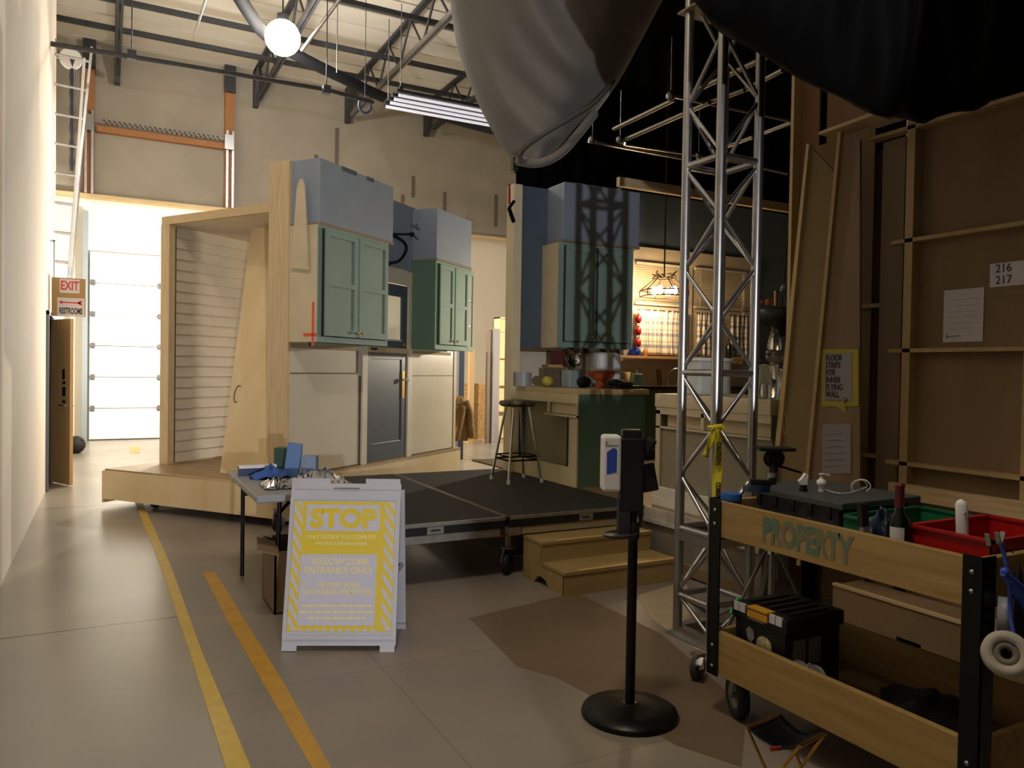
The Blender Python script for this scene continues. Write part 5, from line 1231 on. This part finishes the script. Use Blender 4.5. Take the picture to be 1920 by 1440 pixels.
# things hanging from the near cart leg
q = PY(1886, 1226, 1.28)
t = thing('tape_roll', (q.x, q.y, q.z-.06), 'thick roll of white cloth tape hanging on a cord at the right cart leg', 'tape roll')
vd = (Vector((q.x, q.y, q.z))-Vector((0, 0, EYE))).normalized()
RM = Matrix.Translation(q) @ (-vd+Vector((.12, 0, .05))).normalized().to_track_quat('Z', 'Y').to_matrix().to_4x4()
MB().lathe([(.034, -.025), (.063, -.025), (.063, .025), (.034, .025), (.034, -.025)], RM, 36, cap=False).build('tape', mat('cream_tape', '#a9a494', .6), t)
MB().lathe([(.016, -.022), (.0345, -.022), (.0345, .021), (.016, .021), (.016, -.022)], RM, 30, cap=False).build('core', mat('card_core', '#756e60', .8), t)
q2 = q+Vector((.10, .06, .085))
RM2 = Matrix.Translation(q2) @ Matrix.Rotation(.5, 4, 'Z') @ Matrix.Rotation(PI/2, 4, 'X')
tag(MB().lathe([(.02, -.02), (.05, -.02), (.05, .02), (.02, .02), (.02, -.02)], RM2, 30, cap=False).build('tape_roll', mat('grey_tape', '#8d939b', .5)), 'smaller grey tape roll hanging behind the white one', 'tape roll')
CORD = mat('blue_rope', '#2b45a5', .7, noise=.3, scale=90)
top = PY(1873, 1020, 1.33)
t = thing('braided_rope', (top.x, top.y, top.z), 'blue braided cord knotted over the cart end and through the tape roll', 'cord')
MB().tube(smooth([top+Vector((0, 0, .01)), top+Vector((.01, -.01, -.03)), PY(1893, 1100, 1.3), PY(1894, 1150, 1.29), q+Vector((.006, -.02, .038)), q+Vector((.004, 0, .03))]), .006, 8).build('cord', CORD, t)
MB().tube(smooth([PY(1880, 1075, 1.3), PY(1905, 1100, 1.31), PY(1935, 1150, 1.31)]), [.008+.012*min(1, k/6) for k in range(13)], 8).sphere(PY(1884, 1072, 1.3), .013, 10).build('blue_rag', mat('blue_rag', '#2f4fb5', .6), t)
tag(blob(PY(1905, 1130, 1.36).x+.05, 1.40, PY(1905, 1130, 1.36).z-.05, .055, .03, .16, 6).build('hanging_glove', BLKSOFT), 'black work glove hanging behind the blue cord', 'glove')
t = thing('metal_clip', (top.x, top.y, top.z+.0), 'clear plastic clip standing on the end board of the cart', 'clip')
for o_, l_ in ((0, -.012), (.006, .014), (-.05, -.01)):
    MB().bar(top+Vector((o_, 0, 0)), top+Vector((o_+l_, 0, .035)), .014, .004).build('clip_arm', mat('cloudy_clip', '#8f8e8a', .2), t)

# camp stool in the foreground
cs = thing('camp_stool', (2.03, 1.84, 0), 'folding camp stool with black sling seat and brass coloured legs beside the cart wheel', 'stool')
A1, A2, A3, A4 = G(1400, 1366, .3), G(1462, 1340, .3), G(1548, 1376, .3), G(1500, 1400, .3)
def seat(u, v):
    p = A1.lerp(A2, u).lerp(A4.lerp(A3, u), v); p.z = .30-.035*math.sin(v*PI)-.010*math.sin(u*PI)+(.006 if u in (0, 1) else 0)
    return p
MB().grid(seat, 10, 16).build('seat', mat('black_nylon', '#0c1016', .3), cs, thick=.004)
MB().box(-.02, .02, -.004, .004, -.006, .006, Matrix.Translation(A1.lerp(A4, .55)+Vector((0, -.003, -.033))) @ Matrix.Rotation(-.3, 4, 'Z')).build('red_label', RED, cs)
cen = (A1+A3)/2
for (p, q) in ((A1, A3), (A4, A2)):
    for s in (-1, 1):
        off = (A2-A1)*.45*(.5*s)
        top_ = p.lerp(q, .02); 
for (tp_, ft) in ((A1, A4), (A2, A3), (A4, A1), (A3, A2)):
    f_ = Vector((ft.x, ft.y, 0)); MB().tube([tp_+Vector((0, 0, .004)), tp_.lerp(f_, .5)+Vector((0, 0, -.0)), f_+Vector((0, 0, .006))], .0055, 8).build('leg', BRASS, cs)
for p_, q_ in ((A1, A2), (A3, A4)):
    MB().tube([p_, q_], .006, 8).build('seat_rail', BRASS, cs)
    MB().tube([Vector((p_.x, p_.y, .006)), Vector((q_.x, q_.y, .006))], .005, 8).build('foot_rail', BRASS, cs)
# ================================================================== STORED FLATS ON THE RIGHT
def quad_panel(name, pts, th, m, parent):
    n = (pts[1]-pts[0]).cross(pts[3]-pts[0]).normalized()*th/2
    V = [p-n for p in pts]+[p+n for p in pts]
    return MB().add(V, [(0, 3, 2, 1), (4, 5, 6, 7), (0, 1, 5, 4), (1, 2, 6, 5), (2, 3, 7, 6), (3, 0, 4, 7)]).build(name, m, parent)
t = thing('stored_flat', (4.1, 2.1, 0), 'big plywood stored flat with rails, carrying the 216 and 217 labels', 'flat')
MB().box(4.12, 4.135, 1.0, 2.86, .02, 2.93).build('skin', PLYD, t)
MB().box(4.05, 4.12, 2.82, 2.87, .02, 2.98).build('end_stile', PLYE, t)
MB().box(4.05, 4.12, 2.17, 2.205, .02, 2.93).box(4.05, 4.12, 1.0, 1.05, .02, 2.93).build('inner_stile', PLYE, t)
for z in (2.91, 2.265, 1.635, .985): MB().box(4.05, 4.12, 1.0, 2.96 if z != 2.91 else 3.12, z, z+.022).build('rail', PLYE, t)
lm = frame((4.118, 2.33, 0), (0, -1, 0), (0, 0, 1), (-1, 0, 0))
a = PX(1858, 498, 4.118); b = PX(1858, 534, 4.118); mid = PX(1884, 503, 4.118); mid2 = PX(1884, 525, 4.118)
for s_, m_ in (('216', mid), ('217', mid2)):
    MB().box(4.116, 4.119, m_.y-.16, m_.y+.075, m_.z-.032, m_.z+.030).build('number_label', PAPER, t)
    text('number_lettering', s_, .062, frame((4.1155, m_.y+.005, m_.z), (0, -1, 0), (0, 0, 1), (-1, 0, 0)), INK, t, 0, sx=.9)
    MB().bar((4.1150, m_.y-.095, m_.z-.018), (4.1150, m_.y-.125, m_.z+.018), .004, .002).bar((4.1150, m_.y-.125, m_.z+.018), (4.1150, m_.y-.105, m_.z+.016), .004, .002).bar((4.1150, m_.y-.125, m_.z+.018), (4.1150, m_.y-.127, m_.z-.002), .004, .002).build('label_arrow', INK, t)
def notepaper(px0, px1, py0, py1, X, parent, seed, pm=PAPER, foot=True):
    a = PX(px0, py0, X); b = PX(px1, py1, X)
    o = MB().box(X-.003, X, b.y, a.y, b.z, a.z).build('note_sheet', pm, parent)
    rnd = random.Random(seed); mb = MB(); n = 6
    for i in range(n):
        z = a.z-(a.z-b.z)*(.2+.11*i); y = a.y-.03
        while y > b.y+.03:
            d = rnd.uniform(.008, .03); mb.bar((X-.0035, y, z+rnd.uniform(-.003, .003)), (X-.0035, max(b.y+.02, y-d), z+rnd.uniform(-.003, .003)), .0015, .0012); y -= d+.006
    if foot: mb.bar((X-.0035, a.y-.02, b.z+.03), (X-.0035, a.y-.10, b.z+.034), .010, .002).bar((X-.0035, a.y-.02, b.z+.05), (X-.0035, a.y-.022, b.z+.02), .004, .002)
    mb.build('handwriting', INK, parent)
    return a, b
notepaper(1771, 1843, 545, 640, 4.118, t, 4)
DULLP = mat('dull_lilac_paper', '#8f8a90', .7)
t = thing('stored_flat', (4.2, 3.0, 0), 'narrow plywood flat strip left of the dark slot beside the numbered flat', 'flat')
ya, yb = PX(1690, 600, 4.15).y, PX(1648, 600, 4.15).y
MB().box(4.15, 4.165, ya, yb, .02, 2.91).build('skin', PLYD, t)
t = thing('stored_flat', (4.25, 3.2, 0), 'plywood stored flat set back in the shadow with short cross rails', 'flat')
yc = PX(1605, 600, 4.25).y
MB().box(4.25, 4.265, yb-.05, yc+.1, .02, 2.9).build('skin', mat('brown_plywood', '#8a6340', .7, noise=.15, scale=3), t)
for z in (1.92, .99):
    MB().box(4.19, 4.25, yb-.02, yc+.02, z, z+.025).build('rail', PLYE, t)
# leaning flat with papers
t = thing('leaning_flat', (3.95, 3.2, 0), 'leaning plywood flat with the handwritten FLOOR STRIPS note on yellow card', 'flat')
X = 3.96
q = [PX(1500, 1060, X-.12), PX(1614, 1050, X-.12), PX(1614, 262, X), PX(1577, 248, X)]
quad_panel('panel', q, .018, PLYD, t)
quad_panel('edge', [PX(1496, 1060, X-.13), PX(1503, 1060, X-.13), PX(1580, 248, X-.01), PX(1574, 248, X-.01)], .03, PLYE, t)
def on(px, py, off=.0):
    # point on the leaning panel plane
    n = (q[1]-q[0]).cross(q[3]-q[0]).normalized(); d = ray(px, py); o = Vector((0, 0, EYE)); k = (q[0]-o).dot(n)/d.dot(n); 
    s_ = -1 if n.dot(d) > 0 else 1
    return o+d*k+n*s_*(.0095+off)
def onq(name, px0, px1, py0, py1, m, off):
    V = [on(px0, py1, off), on(px1, py1, off), on(px1, py0, off), on(px0, py0, off)]
    return quad_panel(name, V, .0012, m, t)
onq('yellow_card', 1543, 1612, 655, 762, mat('yellow_card', '#a59a2b', .7), .001)
quad_panel('yellow_card', [on(1570, 762, .001), on(1590, 774, .001), on(1584, 756, .001), on(1565, 758, .001)], .001, MATS['yellow_card'], t)
onq('note_sheet', 1549, 1600, 662, 752, DULLP, .003)
onq('note_sheet', 1544, 1598, 795, 888, DULLP, .002)
ex = (on(1600, 700)-on(1549, 700)).normalized(); ey = (on(1575, 662)-on(1575, 752)).normalized(); en = ex.cross(ey).normalized()
for i, s_ in enumerate(('FLOOR', 'STRIPS', 'FOR', 'INNER', 'FLYING', 'WALL')):
    text('note_lettering', s_, .052, frame(on(1551, 672+13.6*i, .0045), ex, en.cross(ex), en), INK, t, .0006, 'LEFT', sx=.72)
mb = MB().bar(on(1553, 750, .005), on(1592, 750, .005), .005, .002).bar(on(1585, 745, .005), on(1592, 750, .005), .006, .002).bar(on(1585, 756, .005), on(1592, 750, .005), .006, .002)
mb.build('note_arrow', INK, t)
for i in range(6):
    MB().bar(on(1552, 815+12*i, .004), on(1585, 813+12*i, .004), .003, .001).build('handwritten_line', mat('faded_ink', '#4e4a52', .8), t)
mb = MB()
for k in range(9):
    pass
MB().tube([on(1527+3*math.cos(a), 800+22*math.sin(a), .001) for a in [k*PI/8 for k in range(16)]], .004, 6, closed=True).build('hand_hole_rim', PLYE, t)
MB().add([on(1527+2.6*math.cos(a), 800+21*math.sin(a), .002) for a in [k*PI/8 for k in range(16)]], [tuple(range(16))]).build('hand_hole', SHADE, t)
# second leaning flat
t = thing('leaning_flat', (4.0, 3.5, 0), 'leaning plywood flat with bright front edge and oval hand hole beside the glass jars', 'flat')
q = [PX(1449, 960, 3.88), PX(1507, 1000, 3.9), PX(1572, 330, 4.02), PX(1518, 270, 4.02)]
quad_panel('panel', q, .018, mat('olive_plywood', '#8f7a52', .7, noise=.1), t)
quad_panel('edge', [PX(1443, 960, 3.87), PX(1453, 960, 3.87), PX(1520, 270, 4.0), PX(1515, 270, 4.0)], .03, mat('bright_ply_edge', '#cdb27c', .6), t)
MB().tube([on(1474+3*math.cos(a), 794+21*math.sin(a), .001) for a in [k*PI/8 for k in range(16)]], .004, 6, closed=True).build('hand_hole_rim', MATS['bright_ply_edge'], t)
MB().bar(PX(1502, 460, 4.0), PX(1550, 452, 4.03), .05, .02).build('rail', PLYE, t)
MB().bar(PX(1478, 862, 3.93), PX(1512, 864, 3.95), .05, .02).build('rail', PLYE, t)
# tall flat behind
t = thing('tall_flat', (4.2, 3.6, 0), 'tall dark plywood flat with a black slot rising behind the leaning ones', 'flat')
ye, yf = PX(1496, 300, 4.2).y, PX(1640, 300, 4.2).y
zb = PX(1545, 270, 4.2).z; ys0, ys1 = PX(1537, 200, 4.2).y, PX(1551, 200, 4.2).y
MB().box(4.20, 4.215, yf, ye, .02, zb).box(4.2, 4.215, ys0, ye, zb, 3.75).box(4.2, 4.215, yf-.3, ys1, zb, 3.75).build('skin', mat('brown_plywood2', '#86653f', .7, noise=.12, scale=3), t)
MB().box(4.13, 4.21, ye-.02, ye+.005, .46, 3.75).build('front_edge', MATS['bright_ply_edge'], t)
hp = thing('header_plank', (4.1, 3.1, 3.0), 'pale plank lying across the tops of the leaning flats', 'plank')
MB().bar(PX(1551, 254, 4.0), PX(1655, 217, 4.02), .16, .02).build('plank', PLYL, hp)
# low rail beam in front of the big flat and box bench
tag(MB().box(4.0, 4.05, 1.0, 2.90, .80, .885).build('timber_beam', PINEY), 'knotty timber beam laid along the front of the numbered flat', 'beam')
tag(MB().box(3.93, 4.05, 1.0, 2.90, .02, .10).box(4.0, 4.04, 1.0, 1.05, .1, .8).box(4.0, 4.04, 2.8, 2.85, .1, .8).build('beam_rest', BLACK), 'black pipe rest carrying the timber beam', 'rest')
bb = thing('plywood_bench', (3.85, 2.3, 0), 'low plywood box with a square dark cutout behind the cart', 'box')
MB().box(3.68, 3.70, 1.2, 2.46, 0, .30).box(3.68, 3.70, 2.60, 3.0, 0, .30).box(3.68, 3.70, 2.46, 2.60, .13, .30).box(3.68, 3.70, 2.46, 2.60, 0, .04).build('front_panel', PLYD, bb)
MB().box(3.70, 3.92, 1.2, 3.0, .28, .30).box(3.70, 3.92, 2.98, 3.0, 0, .28).build('top_panel', PLYD, bb)
MB().box(3.672, 3.70, 1.2, 3.0, .298, .312).build('top_edge', PINEY, bb)  # pale strip standing for the box edge catching light

# ================================================================== RIG PIPES IN THE DARK
rg = thing('grid_truss', (5.5, 6.5, 5.0), 'dull silver lighting pipes hung in a frame before the black drape', 'truss')
zr = 3.85
segs = [((1104, 264), (1282, 297)), ((1171, 270), (1308, 291)), ((1151, 242), (1264, 187)), ((1174, 261), (1331, 192)), ((1331, 192), (1396, 169)), ((1396, 169), (1468, 131)), ((1294, 175), (1451, 100)), ((1258, 178), (1488, 227)), ((1488, 228), (1412, 257)), ((1412, 257), (1350, 279)), ((1350, 297), (1475, 325))]
for i, (a, b) in enumerate(segs):
    MB().tube([G(*a, zr+.02*(i % 3)), G(*b, zr+.02*(i % 3))], .022, 8).build('pipe', ALU if i in (0, 1, 7) else mat('dull_aluminium', '#8a8578', .45, .9), rg)
for px in ((1111, 262), (1163, 262), (1258, 180), (1310, 292)):
    g = G(*px, zr); MB().sphere(g, .045, 10).tube([g, g+Vector((0, 0, .5))], .004, 6).build('coupler', STEEL, rg)

# ================================================================== DRAPES
def drape_mb(p, q, z0, z1, n, amp, per):
    p = Vector((*p, 0)); q = Vector((*q, 0)); d = q-p; L = d.length; d.normalize(); nn = Vector((-d.y, d.x, 0))
    return MB().grid(lambda u, v: p+d*(u*L)+nn*(amp*math.sin(u*L/per*2*PI+.6*math.sin(u*9)))+Vector((0, 0, z0+(z1-z0)*v)), n, 2)
struct_d = PY(966, 300, 7.6)
tag(drape_mb((4.42, 8.35), (11.8, 8.35), 3.0, 7.6, 260, .05, .35).build('black_drape', DRAPE, thick=.006), 'black masking drape hung behind the kitchen set, from rail to above the frame', 'drape')
tag(MB().grid(lambda u, v: (1.2+2.25*u, -5.5+10.4*v, 5.58+.05*math.sin(v*19)), 12, 50).build('overhead_drape', DRAPE, thick=.006), 'narrower black cloth strip added overhead to block the high lamp', 'drape')  # out of view, added to keep the high lamp off the flats
tag(MB().grid(lambda u, v: (3.47+8.3*u, -5.5+13.0*v, 5.55+.06*math.sin(u*17+v*5)+.05*math.sin(v*23)), 60, 60).build('overhead_drape', DRAPE, thick=.006), 'black cloth ceiling stretched over the dark right half of the hall', 'drape')
tag(drape_mb((4.8, -3.0), (4.8, 3.35), .02, 5.4, 120, .04, .3).build('side_drape', DRAPE, thick=.006), 'black drape in shadow behind the stored flats', 'drape')
# unseen drapes added behind the camera, shading the cart side from the lamp
tag(drape_mb((.72, -.7), (1.47, -.7), .01, 1.43, 30, .03, .3).build('light_block_drape', DRAPE, thick=.006), 'low black drape added behind the viewpoint to block the stage lamp', 'drape')
tag(drape_mb((1.45, -.75), (6.5, -.75), .01, 5.3, 90, .04, .3).build('light_block_drape', DRAPE, thick=.006), 'tall black drape added behind the viewpoint to block the stage lamp', 'drape')

# grey fabric bundle hanging from the roof
LFT = [(838, -120), (842, -40), (846, 20), (858, 90), (878, 150), (905, 212), (935, 265), (962, 300), (985, 312)]
RGT = [(1290, -120), (1262, -40), (1232, 20), (1195, 90), (1162, 150), (1118, 212), (1082, 262), (1045, 298), (1012, 312)]
def interp(tab, v):
    s = v*(len(tab)-1); i = min(len(tab)-2, int(s)); k = s-i
    pm = tab[max(i-1, 0)]; p0 = tab[i]; p1 = tab[i+1]; p2 = tab[min(i+2, len(tab)-1)]
    return tuple(.5*((2*b)+(c-a)*k+(2*a-5*b+4*c-d)*k*k+(3*b-a-3*c+d)*k**3) for a, b, c, d in zip(pm, p0, p1, p2))
GREYF = mat('grey_tarpaulin', '#5b564f', .75, noise=.12, scale=3, bump=.25, sheen=.2)
def bun(u, v):
    l = interp(LFT, v); r = interp(RGT, v); a = u*2*PI
    mx = (l[0]+r[0])/2; hx = (r[0]-l[0])/2
    x = mx-hx*math.cos(a); y = (l[1]+r[1])/2+(r[1]-l[1])/2*-math.cos(a)
    bul = .75*(1-.55*v)
    k = (1-math.cos(a))/2
    # sagging diagonal folds running from the upper left down and round to the right
    s = y/312+.9*(k-.5)**2*1.6
    dd = math.hypot(x-1330, (y+110)*1.05)
    fold = .05*math.sin(dd/27+1.2*math.sin(v*3.1))+.022*math.sin(dd/11+2.0*k)+.025*math.sin(k*9+v*3)
    t_ = 5.6-(bul+fold*(math.sin(a)))*math.sin(a) if math.sin(a) > 0 else 5.6-bul*.6*math.sin(a)
    return PD(x, y, t_)
fb_ = thing('fabric_bundle', PD(1000, 300, 5.6), 'large sagging grey tarpaulin bundle slung from the roof', 'tarpaulin')
MB().grid(bun, 160, 70).build('tarpaulin', GREYF, fb_)
hem = [PD(985-4, 306, 5.12), PD(975, 292, 5.1), PD(990, 272, 5.05), PD(1030, 245, 5.02), PD(1080, 215, 5.05), PD(1118, 190, 5.15), PD(1150, 152, 5.3)]
MB().tube(smooth(hem, 6), .016, 8).build('gathered_hem', mat('dark_grey_hem', '#3a3733', .8), fb_)
MB().tube(smooth([PD(970, 302, 5.2), PD(1010, 306, 5.1), PD(1050, 288, 5.12), PD(1085, 250, 5.2), PD(1115, 212, 5.3)], 6), .03, 8).build('rolled_lip', GREYF, fb_)
MB().box(-.02, .02, -.02, .02, -.05, .03, Matrix.Translation(PD(965, 305, 5.3))).tube([PD(965, 305, 5.3), PD(966, 325, 5.3)], .008, 6).build('clamp', BLACK, fb_)
# black cloth sagging over the top right, nearer than the tower
BOT = [(1255, -60), (1290, -10), (1330, 42), (1410, 92), (1500, 145), (1580, 190), (1650, 212), (1700, 228), (1745, 224), (1800, 210), (1850, 190), (1920, 140), (2000, 60), (2100, -40)]
def sag(u, v):
    b = interp(BOT, u); a = (v-.5)*PI
    y = b[1]-(1-math.cos(a))*(b[1]+330)
    t_ = 3.45+.40*math.sin(a)+.03*math.sin(u*60+v*6)*math.cos(a)+.02*math.sin(u*23+v*17)
    return PD(b[0]+6*math.sin(v*20+u*30), y+4*math.sin(u*45), t_)
tag(MB().grid(sag, 140, 40).build('sagging_black_cloth', mat('black_tarp', '#060607', .8, spec=.1), thick=.004), 'black cloth sagging low over the right side, nearer than the tower', 'cloth')
